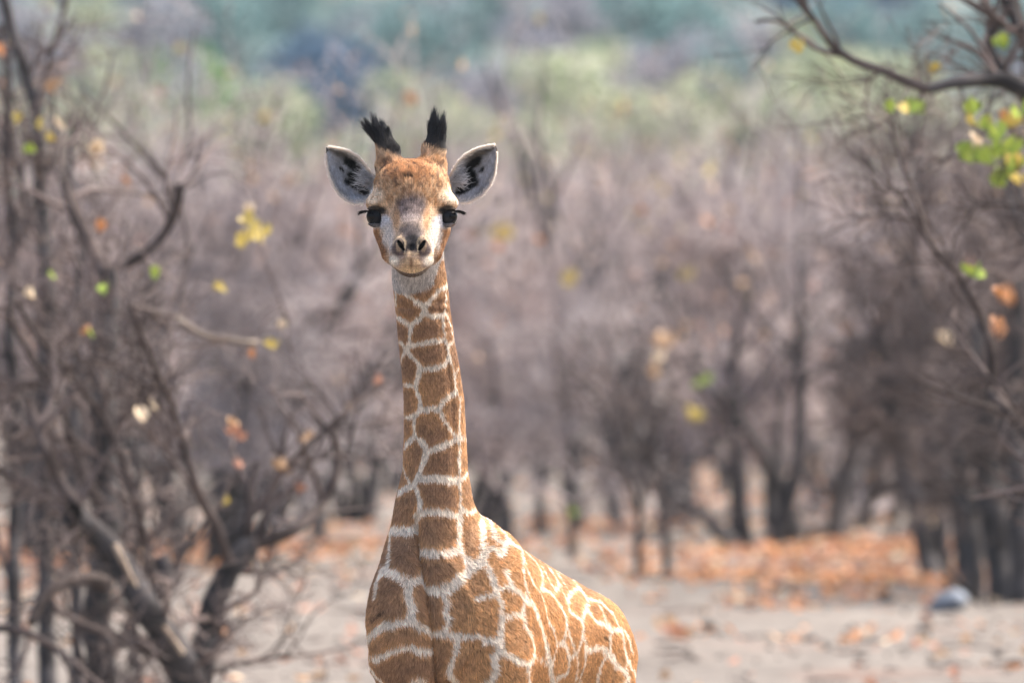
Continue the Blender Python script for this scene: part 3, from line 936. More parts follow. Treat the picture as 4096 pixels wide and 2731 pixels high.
def build_stone(px, py, w, label, mat, seed, name='stone'):
    rng = np.random.RandomState(seed)
    x, d = ground_hit(px, py)
    th = np.linspace(0, math.pi, 13)
    ph = np.linspace(0, 2 * math.pi, 19)[:-1]
    TH, PH = np.meshgrid(th, ph, indexing='ij')
    V = np.stack([np.sin(TH) * np.cos(PH), np.sin(TH) * np.sin(PH), np.cos(TH)], -1).reshape(-1, 3)
    V = V * (0.8 + 0.5 * fbm(V * 0.5 + seed, 3.0, 3))[:, None]
    V = np.sign(V) * np.abs(V) ** 0.85 * np.array((w, w * 0.7, w * 0.55))
    i = np.arange(12)[:, None] * 18
    j = np.arange(18)[None, :]
    F = np.stack([i + j, i + 18 + j, i + 18 + (j + 1) % 18, i + (j + 1) % 18], -1).reshape(-1, 4)
    o = link(bpy.data.objects.new(name, mesh_np(name, V, F, mat)), None, label=label, category=name.replace('_', ' '))
    o.location = (x, d, float(ground_z(x, d)) + w * 0.25)
    o.rotation_euler = (0, -0.35, rng.uniform(0, 6))


build_stone(3790, 2440, 0.10, 'blue-grey stone lying on the sand below the right-hand trunks', material('blue_stone', (0.3, 0.33, 0.38), noise=(14, (0.08, 0.09, 0.11), (0.26, 0.29, 0.34), 4)), 4)
build_stone(3700, 2475, 0.05, 'small dark stone beside the blue-grey stone', material('dark_stone', (0.1, 0.1, 0.1), noise=(14, (0.06, 0.05, 0.05), (0.16, 0.14, 0.13), 4)), 6)


def build_log():
    rng = np.random.RandomState(31)
    x0, d0 = ground_hit(3060, 2185)
    x1, d1 = ground_hit(3560, 2090)
    root = empty('fallen_branch', (x0, d0, 0), 'dark fallen branch lying across the leaf litter at the right', 'branch')
    n = 12
    t = np.linspace(0, 1, n)
    P = np.stack([(x1 - x0) * t, (d1 - d0) * t, 0.05 + 0.05 * np.sin(t * 7) + 0.05 * t], 1)
    P[:, 2] += ground_z(P[:, 0] + x0, P[:, 1] + d0)
    R = np.linspace(0.035, 0.055, n)
    tube_obj('limb', [(P, R)], BARK_BROWN, root)
    out = []
    spawn(rng, P, R, 1, 2, out, 10, 0.5, 0.8, 0.25)
    tube_obj('twigs', [(p, r) for l, p, r in out], TWIG_GREY, root, 0.003, kind='stuff')


build_log()


def build_dead_leaf():
    rng = np.random.RandomState(3)
    x, d = ground_hit(2710, 2560)
    root = empty('dry_leaf_bunch', (x, d, float(ground_z(x, d))), 'curled reddish-brown bunch of dry leaves alone on the open sand', 'dead leaves')
    for k in range(9):
        put_leaf(root, 'r' if k % 3 else 't', (x + rng.normal(0, 0.028), d + rng.normal(0, 0.02), float(ground_z(x, d)) + 0.02 + rng.uniform(0, 0.10)), rng, 1.3)


build_dead_leaf()

# ------------------------------------------------------------------ air
def build_haze():
    me = bpy.data.meshes.new('haze')
    x, y0, y1, z0, z1 = 345, -12, 1310, -2.5, 125
    V = [(-x, y0, z0), (x, y0, z0), (x, y1, z0), (-x, y1, z0), (-x, y0, z1), (x, y0, z1), (x, y1, z1), (-x, y1, z1)]
    me.from_pydata(V, [], [(3, 2, 1, 0), (4, 5, 6, 7), (0, 1, 5, 4), (1, 2, 6, 5), (2, 3, 7, 6), (3, 0, 4, 7)])
    m = bpy.data.materials.new('air')
    m.use_nodes = True
    nt = m.node_tree
    nt.nodes.remove(nt.nodes['Principled BSDF'])
    v = nt.nodes.new('ShaderNodeVolumePrincipled')
    v.inputs['Color'].default_value = (0.80, 0.93, 1.0, 1)
    v.inputs['Density'].default_value = 0.00015
    v.inputs['Anisotropy'].default_value = 0.0
    nt.links.new(v.outputs[0], nt.nodes['Material Output'].inputs['Volume'])
    me.materials.append(m)
    link(bpy.data.objects.new('haze', me), None, kind='stuff')


build_haze()
# ------------------------------------------------------------------ the giraffe
# giraffe space: x as the world, y = metres behind the head plane, z up, origin on the ground at (0, GD, 0)
HX = -0.2461
ZU, ZV0 = 0.000314, 2.2007                      # metres per face-chart unit, height of chart row 0


def hu(u):
    return HX + (u - 780.0) * ZU


def hz(v):
    return ZV0 - v * ZU


def sm(a, b, k):
    h = np.maximum(k - np.abs(a - b), 0.0) / k
    return np.minimum(a, b) - h * h * k * 0.25


def ssub(a, b, k):
    return -sm(-a, b, k)


def ell(P, c, r, rot=None):
    q = P - np.array(c)
    if rot is not None:
        q = q @ rot
    r = np.array(r)
    k0 = np.sqrt(((q / r) ** 2).sum(1))
    k1 = np.sqrt(((q / (r * r)) ** 2).sum(1)) + 1e-9
    return k0 * (k0 - 1.0) / k1


def cap(P, a, b, ra, rb):
    a = np.array(a, float)
    b = np.array(b, float)
    ba = b - a
    h = np.clip(((P - a) @ ba) / (ba @ ba), 0, 1)
    return np.linalg.norm(P - a - h[:, None] * ba, axis=1) - (ra + (rb - ra) * h)


def rotx(deg):
    a = math.radians(deg)
    return np.array([[1, 0, 0], [0, math.cos(a), -math.sin(a)], [0, math.sin(a), math.cos(a)]]).T


def rotz(deg):
    a = math.radians(deg)
    return np.array([[math.cos(a), -math.sin(a), 0], [math.sin(a), math.cos(a), 0], [0, 0, 1]])


# neck and chest outline read off the photograph: row, left, right, depth of the axis, half depth
_NECK = np.array([
    (930, 1560, 1765, 0.05, 0.055), (1000, 1562, 1776, 0.07, 0.068), (1060, 1562, 1782, 0.085, 0.075), (1115, 1563, 1790, 0.10, 0.080), (1219, 1576, 1802, 0.125, 0.084),
    (1358, 1588, 1820, 0.155, 0.088), (1480, 1602, 1843, 0.18, 0.092), (1602, 1611, 1860, 0.205, 0.098),
    (1742, 1611, 1867, 0.235, 0.106), (1881, 1606, 1875, 0.265, 0.118), (2003, 1577, 1896, 0.29, 0.135),
    (2125, 1556, 1925, 0.31, 0.155), (2229, 1535, 1945, 0.325, 0.170), (2334, 1515, 1960, 0.34, 0.185),
    (2480, 1500, 1965, 0.36, 0.195), (2650, 1500, 1950, 0.38, 0.19)], float)
_d = 35.0 + _NECK[:, 3] - 0.05
NZ = CAM_H - (_NECK[:, 0] - HORIZON) * K * _d
NL = (_NECK[:, 1] + 7 - 2048) * K * _d
NR = (_NECK[:, 2] - 7 - 2048) * K * _d
_o = np.argsort(NZ)
NZ, NCX, NRX, NCY, NRY = NZ[_o], ((NL + NR) / 2)[_o], ((NR - NL) / 2)[_o], _NECK[:, 3][_o], _NECK[:, 4][_o]

YAW = math.radians(24)
AX = np.array([math.sin(YAW), math.cos(YAW)])    # body axis, away from the camera and to the right
LT = np.array([math.cos(YAW), -math.sin(YAW)])   # to the animal's left side (right in the picture)
A0 = np.array([-0.19, 0.20])


def bp(t, l, z):
    p = A0 + AX * t + LT * l
    return (p[0], p[1], z)


_TT = np.array([0.00, 0.10, 0.25, 0.40, 0.55, 0.70, 0.85, 0.97, 1.05])
_TZT = np.array([1.03, 1.12, 1.150, 1.088, 1.045, 1.005, 0.925, 0.83, 0.75])    # top line
_TZB = np.array([0.78, 0.70, 0.66, 0.655, 0.67, 0.69, 0.71, 0.74, 0.77])    # belly line
_TRL = np.array([0.10, 0.150, 0.168, 0.170, 0.168, 0.158, 0.138, 0.100, 0.05])


def torso(P):
    q = P[:, :2] - A0
    t = q @ AX
    l = q @ LT
    tc = np.clip(t, 0, 1.05)
    zt = np.interp(tc, _TT, _TZT)
    zb = np.interp(tc, _TT, _TZB)
    rl = np.interp(tc, _TT, _TRL)
    cz = (zt + zb) / 2
    rz = (zt - zb) / 2
    dz = (P[:, 2] - cz)
    # narrower towards the spine
    rl = rl * (1 - 0.22 * smooth(0.0, 1.0, dz / rz))
    a, b = l / rl, dz / rz
    k0 = np.sqrt(a * a + b * b)
    k1 = np.sqrt((l / rl ** 2) ** 2 + (dz / rz ** 2) ** 2) + 1e-9
    d = k0 * (k0 - 1) / k1
    e = np.maximum(-t, t - 1.05)
    return np.maximum(d, e) + 0.0 * d


def neck(P):
    z = P[:, 2]
    cx = np.interp(z, NZ, NCX)
    rx = np.interp(z, NZ, NRX)
    cy = np.interp(z, NZ, NCY)
    ry = np.interp(z, NZ, NRY)
    x, y = P[:, 0] - cx, P[:, 1] - cy
    k0 = np.sqrt((x / rx) ** 2 + (y / ry) ** 2)
    k1 = np.sqrt((x / rx ** 2) ** 2 + (y / ry ** 2) ** 2) + 1e-9
    d = k0 * (k0 - 1) / k1
    fr_ = smooth(0.1, -0.5, y / ry) * smooth(1.76, 1.66, z)
    xr = x / rx
    d = d - 0.0035 * fr_ * np.exp(-((xr + 0.05) / 0.22) ** 2) + 0.0042 * fr_ * np.exp(-((xr - 0.60) / 0.10) ** 2) + 0.003 * fr_ * np.exp(-((xr + 0.62) / 0.12) ** 2)
    d = d + 0.0012 * fr_ * np.sin(z * 260 + xr * 2) * smooth(1.58, 1.70, z)
    top = ell(P, (NCX[-1], NCY[-1] + 0.0, NZ[-1] - 0.01), (NRX[-1], NRY[-1], 0.05))
    d = np.maximum(d, z - NZ[-1])
    d = np.maximum(d, NZ[0] - z)
    return sm(d, top, 0.02)


# centre groove of the chest, in photograph pixels
GROOVE = [(1672, 2060), (1674, 2140), (1679, 2230), (1690, 2300), (1703, 2370), (1714, 2440), (1722, 2500), (1727, 2560), (1734, 2640), (1744, 2731), (1750, 2850)]


def body_sdf(P):
    d = torso(P)
    n = neck(P)
    d = sm(d, n, 0.09)
    for s in (-1, 1):
        # shoulder, upper arm, fore leg
        sl = 0.112 if s > 0 else 0.098
        d = sm(d, ell(P, bp(0.13, s * sl, 0.89), (0.085, 0.135, 0.23), rotz(-24)), 0.06)
        d = sm(d, cap(P, bp(0.10, s * 0.115, 0.80), bp(0.12, s * 0.10, 0.50), 0.085, 0.045), 0.05)
        d = sm(d, cap(P, bp(0.12, s * 0.10, 0.50), bp(0.12, s * 0.095, 0.09), 0.036, 0.026), 0.03)
        d = sm(d, cap(P, bp(0.12, s * 0.095, 0.09), bp(0.09, s * 0.095, 0.03), 0.030, 0.036), 0.03)
        # haunch, thigh, hind leg with its hock
        d = sm(d, ell(P, bp(0.82, s * 0.078, 0.78), (0.078, 0.145, 0.16), rotz(-24)), 0.06)
        d = sm(d, cap(P, bp(0.82, s * 0.082, 0.72), bp(0.78, s * 0.09, 0.56), 0.076, 0.05), 0.05)
        d = sm(d, cap(P, bp(0.78, s * 0.105, 0.56), bp(0.93, s * 0.10, 0.40), 0.05, 0.032), 0.04)
        d = sm(d, cap(P, bp(0.93, s * 0.10, 0.40), bp(0.89, s * 0.10, 0.09), 0.032, 0.025), 0.03)
        d = sm(d, cap(P, bp(0.89, s * 0.10, 0.09), bp(0.86, s * 0.10, 0.03), 0.029, 0.036), 0.03)
    # shoulder blade
    d = sm(d, ell(P, bp(0.175, 0.125, 0.93), (0.030, 0.050, 0.11), rotz(-24)), 0.035)
    # breast
    d = sm(d, ell(P, (-0.245, 0.22, 0.90), (0.105, 0.085, 0.17)), 0.07)
    # hip bone under the skin of the rump
    d = sm(d, ell(P, bp(0.70, 0.075, 0.905), (0.05, 0.09, 0.045), rotz(-24)), 0.06)
    # groove between the two halves of the breast
    gz = np.array([CAM_H - (g[1] - HORIZON) * K * 35.15 for g in GROOVE])[::-1]
    gx = np.array([(g[0] - 2048) * K * 35.15 for g in GROOVE])[::-1]
    x0 = np.interp(P[:, 2], gz, gx)
    w = smooth(1.185, 1.13, P[:, 2]) * smooth(0.34, 0.26, P[:, 1])
    d = d + 0.016 * w * np.exp(-((P[:, 0] - x0) / 0.010) ** 2)
    d = d + 0.010 * w * np.exp(-((P[:, 0] - x0 - 0.006) / 0.030) ** 2)
    # loose folds of skin where the flank meets the thigh
    q = P[:, :2] - A0
    t = q @ AX
    return d


def slit2(M):
    """the comma of a nostril, seen from the front"""
    a, b = np.array((0.0315, 1.8395)), np.array((0.0195, 1.8205))
    q = M[:, [0, 2]] - a
    h = np.clip((q @ (b - a)) / ((b - a) @ (b - a)), 0, 1)
    return np.linalg.norm(q - h[:, None] * (b - a), axis=1) - (0.0030 + 0.0016 * np.sin(math.pi * h))


def head_sdf(P):
    M = P.copy()
    M[:, 0] = np.abs(P[:, 0] - HX)               # mirrored face
    d = ell(M, (0, 0.000, 1.968), (0.094, 0.105, 0.070))                       # skull
    d = sm(d, ell(M, (0, -0.045, 1.955), (0.078, 0.075, 0.062)), 0.03)         # forehead
    d = sm(d, ell(M, (0.076, -0.038, 1.934), (0.036, 0.050, 0.025)), 0.022)    # brow
    d = sm(d, ell(M, (0, 0.000, 1.878), (0.083, 0.085, 0.060)), 0.03)          # jaw hinge
    d = sm(d, cap(M, (0.055, -0.015, 1.868), (0.046, -0.070, 1.816), 0.035, 0.028), 0.03)  # cheek
    d = sm(d, cap(M, (0, -0.050, 1.950), (0, -0.190, 1.842), 0.056, 0.030), 0.035)   # bridge
    d = sm(d, cap(M, (0.024, -0.060, 1.890), (0.018, -0.190, 1.815), 0.050, 0.030), 0.03)
    d = sm(d, ell(M, (0, -0.190, 1.806), (0.046, 0.055, 0.034)), 0.025)        # muzzle
    d = sm(d, ell(M, (0, -0.204, 1.7855), (0.041, 0.043, 0.0245)), 0.016)        # upper lip
    d = sm(d, ell(M, (0.036, -0.196, 1.792), (0.017, 0.026, 0.014)), 0.012)    # lip corner
    d = sm(d, ell(M, (0, -0.125, 1.791), (0.035, 0.062, 0.0225)), 0.016)        # lower jaw
    d = sm(d, cap(M, (0.0, -0.02, 1.835), (0, -0.12, 1.795), 0.055, 0.035), 0.04)
    # nostril wings and slits
    d = sm(d, ell(M, (0.027, -0.224, 1.829), (0.0145, 0.017, 0.019)), 0.016)
    d = ssub(d, np.maximum(slit2(M), M[:, 1] + 0.222), 0.003)
    d = d + 0.0045 * np.exp(-((M[:, 0]) / 0.006) ** 2) * smooth(1.802, 1.806, M[:, 2]) * smooth(1.835, 1.825, M[:, 2]) * smooth(-0.19, -0.21, M[:, 1])
    # crease under the nose pad and beside the lip plate
    d = d + 0.0035 * np.exp(-((M[:, 0] - 0.018 - (1.806 - M[:, 2]) * 0.1) / 0.004) ** 2) * smooth(1.785, 1.795, M[:, 2]) * smooth(1.816, 1.806, M[:, 2]) * smooth(-0.18, -0.20, M[:, 1])
    # mouth line
    zl = 1.7610 + (M[:, 0] / 0.05) ** 2 * 0.026 + np.maximum(M[:, 1] + 0.20, 0) * 0.25
    d = d + 0.003 * np.exp(-((M[:, 2] - zl) / 0.003) ** 2) * smooth(-0.06, -0.10, M[:, 1]) * smooth(0.046, 0.034, M[:, 0])
    # eye socket and lids
    EC = np.array((0.0885, -0.058, 1.9015))
    d = ssub(d, -(-ell(M, EC + np.array((0.008, -0.008, 0)), (0.0175, 0.024, 0.0200))), 0.006)
    d = sm(d, np.maximum(np.abs(ell(M, EC, (0.0250, 0.0268, 0.0252))) - 0.0020, -(M[:, 2] - EC[2] - 0.0165 + np.maximum(EC[0] - M[:, 0], 0) * 0.5)), 0.004)
    d = sm(d, np.maximum(np.abs(ell(M, EC, (0.0245, 0.0250, 0.0245))) - 0.0018, (M[:, 2] - EC[2] + 0.0165)), 0.004)
    # mid forehead swirl
    d = d + 0.003 * np.exp(-((P[:, 0] - hu(770)) ** 2 + (P[:, 2] - hz(660)) ** 2) / 0.008 ** 2)
    # ossicones
    for a, b, c in (((605, 560), (598, 460), (563, 368)), ((938, 560), (945, 455), (966, 362))):
        o = cap(P, (hu(a[0]), 0.018, hz(a[1])), (hu(b[0]), 0.032, hz(b[1])), 0.031, 0.0235)
        o = sm(o, cap(P, (hu(b[0]), 0.032, hz(b[1])), (hu(c[0]), 0.042, hz(c[1])), 0.0235, 0.019), 0.01)
        d = sm(d, o, 0.022)
    return d


def giraffe_sdf(P):
    d = np.empty(len(P))
    hi = P[:, 2] > 1.55
    if hi.any():
        Q = P[hi]
        d[hi] = sm(head_sdf(Q), neck(Q), 0.028)
    lo = ~hi
    if lo.any():
        d[lo] = body_sdf(P[lo])
    return d


def axis_pts(segs):
    out = [segs[0][0]]
    for a, b, s in segs:
        n = max(1, int(math.ceil((b - a) / s)))
        out += list(a + (b - a) * (np.arange(1, n + 1) / n))
    while (len(out) - 1) % 4:
        out.append(out[-1] + (out[-1] - out[-2]))
    return np.array(out)


def polygonize():
    X = axis_pts([(-0.46, -0.40, 0.006), (-0.40, -0.10, 0.003), (-0.10, 0.46, 0.006)])
    Y = axis_pts([(-0.30, 0.10, 0.003), (0.10, 0.45, 0.006), (0.45, 1.32, 0.009)])
    Z = axis_pts([(-0.02, 0.60, 0.010), (0.60, 1.30, 0.006), (1.30, 1.74, 0.006), (1.74, 2.12, 0.003)])
    nx, ny, nz = len(X), len(Y), len(Z)
    xc, yc, zc = X[::4], Y[::4], Z[::4]
    G = np.stack(np.meshgrid(xc, yc, zc, indexing='ij'), -1).reshape(-1, 3)
    D = giraffe_sdf(G).reshape(len(xc), len(yc), len(zc))
    V = np.ones((nx, ny, nz), dtype=np.float32)
    # coarse value into the fine array (sign only matters away from the surface)
    rep = np.repeat(np.repeat(np.repeat(D, 4, 0), 4, 1), 4, 2)[:nx, :ny, :nz]
    V[:] = rep
    diag = np.sqrt(np.diff(xc).max() ** 2 + np.diff(yc)[None, :, None] ** 2 + np.diff(zc)[None, None, :] ** 2)
    near = np.abs(D[:-1, :-1, :-1]) < 1.25 * diag
    for a in (0, 1):
        for b in (0, 1):
            for c in (0, 1):
                s = D[a:D.shape[0] - 1 + a, b:D.shape[1] - 1 + b, c:D.shape[2] - 1 + c]
                near |= np.abs(s) < 0.9 * diag
    I = np.argwhere(near)
    o = np.stack(np.meshgrid(range(5), range(5), range(5), indexing='ij'), -1).reshape(-1, 3)
    mark = np.zeros((nx, ny, nz), dtype=bool)
    for ofs in o:
        J = I * 4 + ofs
        mark[J[:, 0], J[:, 1], J[:, 2]] = True
    J = np.argwhere(mark)
    del mark
    vals = np.empty(len(J), dtype=np.float32)
    for s in range(0, len(J), 400000):
        e = J[s:s + 400000]
        vals[s:s + 400000] = giraffe_sdf(np.stack([X[e[:, 0]], Y[e[:, 1]], Z[e[:, 2]]], 1))
    V[J[:, 0], J[:, 1], J[:, 2]] = vals
    S = V < 0
    cnt = np.zeros((nx - 1, ny - 1, nz - 1), dtype=np.int8)
    corners = [(a, b, c) for a in (0, 1) for b in (0, 1) for c in (0, 1)]
    for a, b, c in corners:
        cnt += S[a:nx - 1 + a, b:ny - 1 + b, c:nz - 1 + c]
    act = np.argwhere((cnt > 0) & (cnt < 8))
    cv = np.stack([V[act[:, 0] + a, act[:, 1] + b, act[:, 2] + c] for a, b, c in corners], 1)
    pos = np.zeros((len(act), 3))
    num = np.zeros(len(act))
    for i in range(8):
        for j in range(i + 1, 8):
            ca, cb = np.array(corners[i]), np.array(corners[j])
            if np.abs(ca - cb).sum() != 1:
                continue
            va, vb = cv[:, i], cv[:, j]
            m = (va < 0) != (vb < 0)
            t = np.where(m, va / np.where(m, va - vb, 1), 0)
            q = ca[None, :] + t[:, None] * (cb - ca)[None, :]
            pos += q * m[:, None]
            num += m
    pos /= num[:, None]
    P = np.stack([ax[act[:, k]] + pos[:, k] * (ax[act[:, k] + 1] - ax[act[:, k]]) for k, ax in enumerate((X, Y, Z))], 1)
    idx = np.full((nx - 1, ny - 1, nz - 1), -1, dtype=np.int32)
    idx[act[:, 0], act[:, 1], act[:, 2]] = np.arange(len(act))
    faces = []
    for axx in range(3):
        u, v = [k for k in range(3) if k != axx]
        sl0 = [slice(None)] * 3
        sl1 = [slice(None)] * 3
        sl0[axx] = slice(0, -1)
        sl1[axx] = slice(1, None)
        ch = S[tuple(sl0)] != S[tuple(sl1)]
        E = np.argwhere(ch)
        ok = (E[:, u] > 0) & (E[:, v] > 0) & (E[:, u] < S.shape[u] - 1) & (E[:, v] < S.shape[v] - 1)
        E = E[ok]
        q = []
        for du, dv in ((-1, -1), (0, -1), (0, 0), (-1, 0)):
            c = E.copy()
            c[:, u] += du
            c[:, v] += dv
            q.append(idx[c[:, 0], c[:, 1], c[:, 2]])
        Q = np.stack(q, 1)
        inside = S[E[:, 0], E[:, 1], E[:, 2]]
        flip = inside if axx != 1 else ~inside
        Q[~flip] = Q[~flip][:, ::-1]
        faces.append(Q)
    F = np.concatenate(faces)
    F = F[(F >= 0).all(1)]
    for it in range(2):
        N, d = sdf_grad(P)
        P = P - N * np.clip(d, -0.003, 0.003)[:, None] * 0.8
    N, d = sdf_grad(P)
    return P, F, N


def sdf_grad(P, e=0.0012):
    g = np.zeros_like(P)
    for s in ((1, -1, -1), (-1, -1, 1), (-1, 1, -1), (1, 1, 1)):
        s = np.array(s, float)
        v = giraffe_sdf(P + s * e)
        g += v[:, None] * s
    d = giraffe_sdf(P)
    ln = np.linalg.norm(g, axis=1)[:, None] + 1e-9
    return g / ln, d


# ---- the network of cream lines, traced on the photograph (row, column charts of three enlargements)
def _N(pts):   # neck chart
    return [(1400 + u / 1.568, 1000 + v / 1.568) for u, v in pts]


def _T(pts):   # upper chest chart
    return [(1400 + u / 2.6133, 1750 + v / 2.6133) for u, v in pts]


def _C(pts):   # lower chest chart
    return [(1400 + u / 3.1367, 2231 + v / 3.1367) for u, v in pts]


def _B(pts):   # flank chart
    return [(1900 + u / 2.1457, 2000 + v / 2.1457) for u, v in pts]


LINES = []     # (points in photograph pixels, half width in photograph pixels)
for w, p in [
    (9, [(283, 235), (290, 300), (285, 370), (295, 405), (340, 440), (380, 458)]),
    (9, [(380, 458), (420, 430), (458, 395), (468, 370)]),
    (9, [(340, 262), (385, 290), (425, 322), (455, 338), (468, 370)]),
    (9, [(455, 338), (490, 322), (518, 290), (548, 252), (590, 225), (603, 208)]),
    (9, [(468, 370), (475, 395), (520, 408), (578, 400)]),
    (5, [(600, 190), (598, 300), (590, 390), (580, 440), (587, 500), (590, 550), (612, 595), (620, 650), (640, 715), (655, 780), (657, 850), (680, 910), (690, 960), (682, 1050), (686, 1160), (690, 1250), (689, 1340), (688, 1410), (686, 1480), (688, 1568)]),
    (5, [(588, 390), (610, 400), (628, 470), (645, 535)]),
    (4, [(600, 380), (636, 372)]),
    (6, [(612, 592), (640, 560), (668, 535)]),
    (5, [(608, 300), (636, 290)]),
    (9, [(380, 458), (376, 520), (368, 590)]),
    (7, [(290, 545), (325, 572), (352, 605)]),
    (9, [(368, 590), (420, 582), (480, 570), (540, 560), (590, 548)]),
    (9, [(352, 605), (372, 640), (405, 670), (432, 710), (440, 735)]),
    (10, [(440, 735), (500, 735), (560, 725), (608, 700), (620, 655)]),
    (6, [(352, 605), (330, 650), (320, 700), (316, 760)]),
    (10, [(436, 720), (428, 780), (412, 835), (425, 890), (440, 940), (440, 990)]),
    (8, [(322, 825), (370, 835), (412, 845)]),
    (11, [(440, 990), (500, 988), (558, 985), (590, 930), (620, 905), (665, 880)]),
    (9, [(328, 1030), (370, 1040), (410, 1022), (440, 990)]),
    (8, [(408, 1025), (405, 1090), (412, 1150)]),
    (7, [(560, 990), (580, 1040), (610, 1090), (650, 1140), (686, 1165)]),
    (9, [(412, 1150), (440, 1190), (470, 1230), (490, 1252)]),
    (11, [(490, 1252), (540, 1235), (600, 1210), (650, 1180), (690, 1165)]),
    (9, [(690, 1165), (742, 1150)]),
    (8, [(412, 1150), (370, 1180), (340, 1210)]),
    (6, [(686, 915), (718, 895)]),
    (4, [(655, 765), (680, 720), (690, 650)]),
]:
    LINES.append((_N(p), w))
for w, p in [
    (6, [(640, 20), (570, 90), (548, 180), (560, 270), (590, 370), (620, 440), (660, 470)]),
    (12, [(745, 10), (800, 95), (790, 190), (750, 290), (710, 390), (680, 460)]),
    (15, [(700, 420), (800, 415), (950, 410), (1050, 430), (1140, 425)]),
    (9, [(1140, 425), (1190, 400), (1230, 330)]),
    (5, [(1130, 20), (1135, 150), (1138, 300), (1142, 430), (1145, 560), (1150, 680), (1165, 725)]),
    (13, [(470, 580), (530, 540), (610, 500), (680, 480)]),
    (11, [(680, 470), (705, 540), (735, 640), (735, 720), (700, 800)]),
    (13, [(700, 800), (760, 755), (880, 750), (1000, 765), (1120, 800), (1140, 760), (1165, 725)]),
    (10, [(1165, 725), (1230, 770), (1290, 735), (1310, 680), (1330, 600)]),
    (14, [(1135, 780), (1125, 880), (1130, 980), (1120, 1080), (1130, 1170)]),
    (9, [(430, 800), (440, 890)]),
    (20, [(440, 940), (520, 950), (620, 950), (705, 930)]),
    (9, [(700, 810), (690, 870), (700, 960)]),
    (9, [(430, 960), (445, 1100), (445, 1210), (410, 1320)]),
    (16, [(745, 1160), (850, 1185), (960, 1185), (1080, 1160), (1130, 1140)]),
    (6, [(735, 1060), (745, 1200), (725, 1330), (715, 1420)]),
    (15, [(1120, 1110), (1150, 1220), (1230, 1290), (1320, 1290), (1370, 1200)]),
    (11, [(1370, 790), (1350, 900), (1370, 1000), (1360, 1100), (1375, 1200), (1400, 1290)]),
    (9, [(1330, 740), (1380, 760), (1400, 810)]),
    (16, [(350, 1370), (450, 1370), (530, 1440), (620, 1480), (720, 1460)]),
    (15, [(740, 1500), (850, 1560), (960, 1540), (1080, 1480), (1180, 1390), (1250, 1310)]),
    (8, [(400, 1360), (330, 1420), (300, 1540)]),
    (10, [(1390, 1180), (1450, 1160), (1530, 1180), (1568, 1200)]),
    (5, [(1380, 780), (1440, 900), (1480, 1000), (1560, 1080)]),
    (10, [(1390, 1290), (1450, 1420), (1500, 1568)]),
]:
    LINES.append((_T(p), w))
for w, p in [
    (7, [(420, 130), (370, 220), (350, 330), (335, 470)]),
    (12, [(430, 130), (540, 140), (620, 210), (700, 280), (790, 270), (870, 240)]),
    (16, [(740, 260), (730, 400), (740, 520), (760, 620), (750, 730)]),
    (12, [(880, 220), (920, 300), (970, 350), (1040, 390), (1140, 400)]),
    (14, [(1140, 400), (1240, 360), (1330, 290), (1410, 210), (1500, 120), (1640, 20)]),
    (11, [(1170, 410), (1200, 520), (1180, 640), (1220, 740), (1190, 850)]),
    (3, [(960, 500), (985, 640), (1005, 760), (1020, 860)]),
    (14, [(760, 740), (830, 800), (900, 860), (1000, 890), (1090, 920), (1190, 880)]),
    (15, [(750, 730), (600, 770), (470, 800), (370, 850), (280, 920), (235, 1010), (215, 1150)]),
    (12, [(1190, 900), (1300, 930), (1420, 930), (1550, 940), (1700, 985), (1830, 1010)]),
    (12, [(200, 1210), (330, 1210), (450, 1170), (560, 1110), (680, 1070), (800, 1100), (920, 1130), (1010, 1120)]),
    (13, [(200, 1230), (260, 1330), (330, 1430), (430, 1530), (520, 1600)]),
    (12, [(1340, 990), (1310, 1120), (1270, 1250), (1250, 1380), (1300, 1500), (1330, 1600)]),
    (8, [(780, 1500), (880, 1470), (950, 1530)]),
    (9, [(1700, 80), (1740, 200), (1790, 300), (1830, 430), (1860, 560), (1870, 680), (1850, 830), (1840, 1000)]),
    (8, [(1560, 490), (1640, 440), (1760, 430), (1800, 400)]),
    (16, [(1850, 1000), (1840, 1120), (1780, 1250), (1800, 1380), (1750, 1480), (1650, 1560)]),
]:
    LINES.append((_C(p), w))
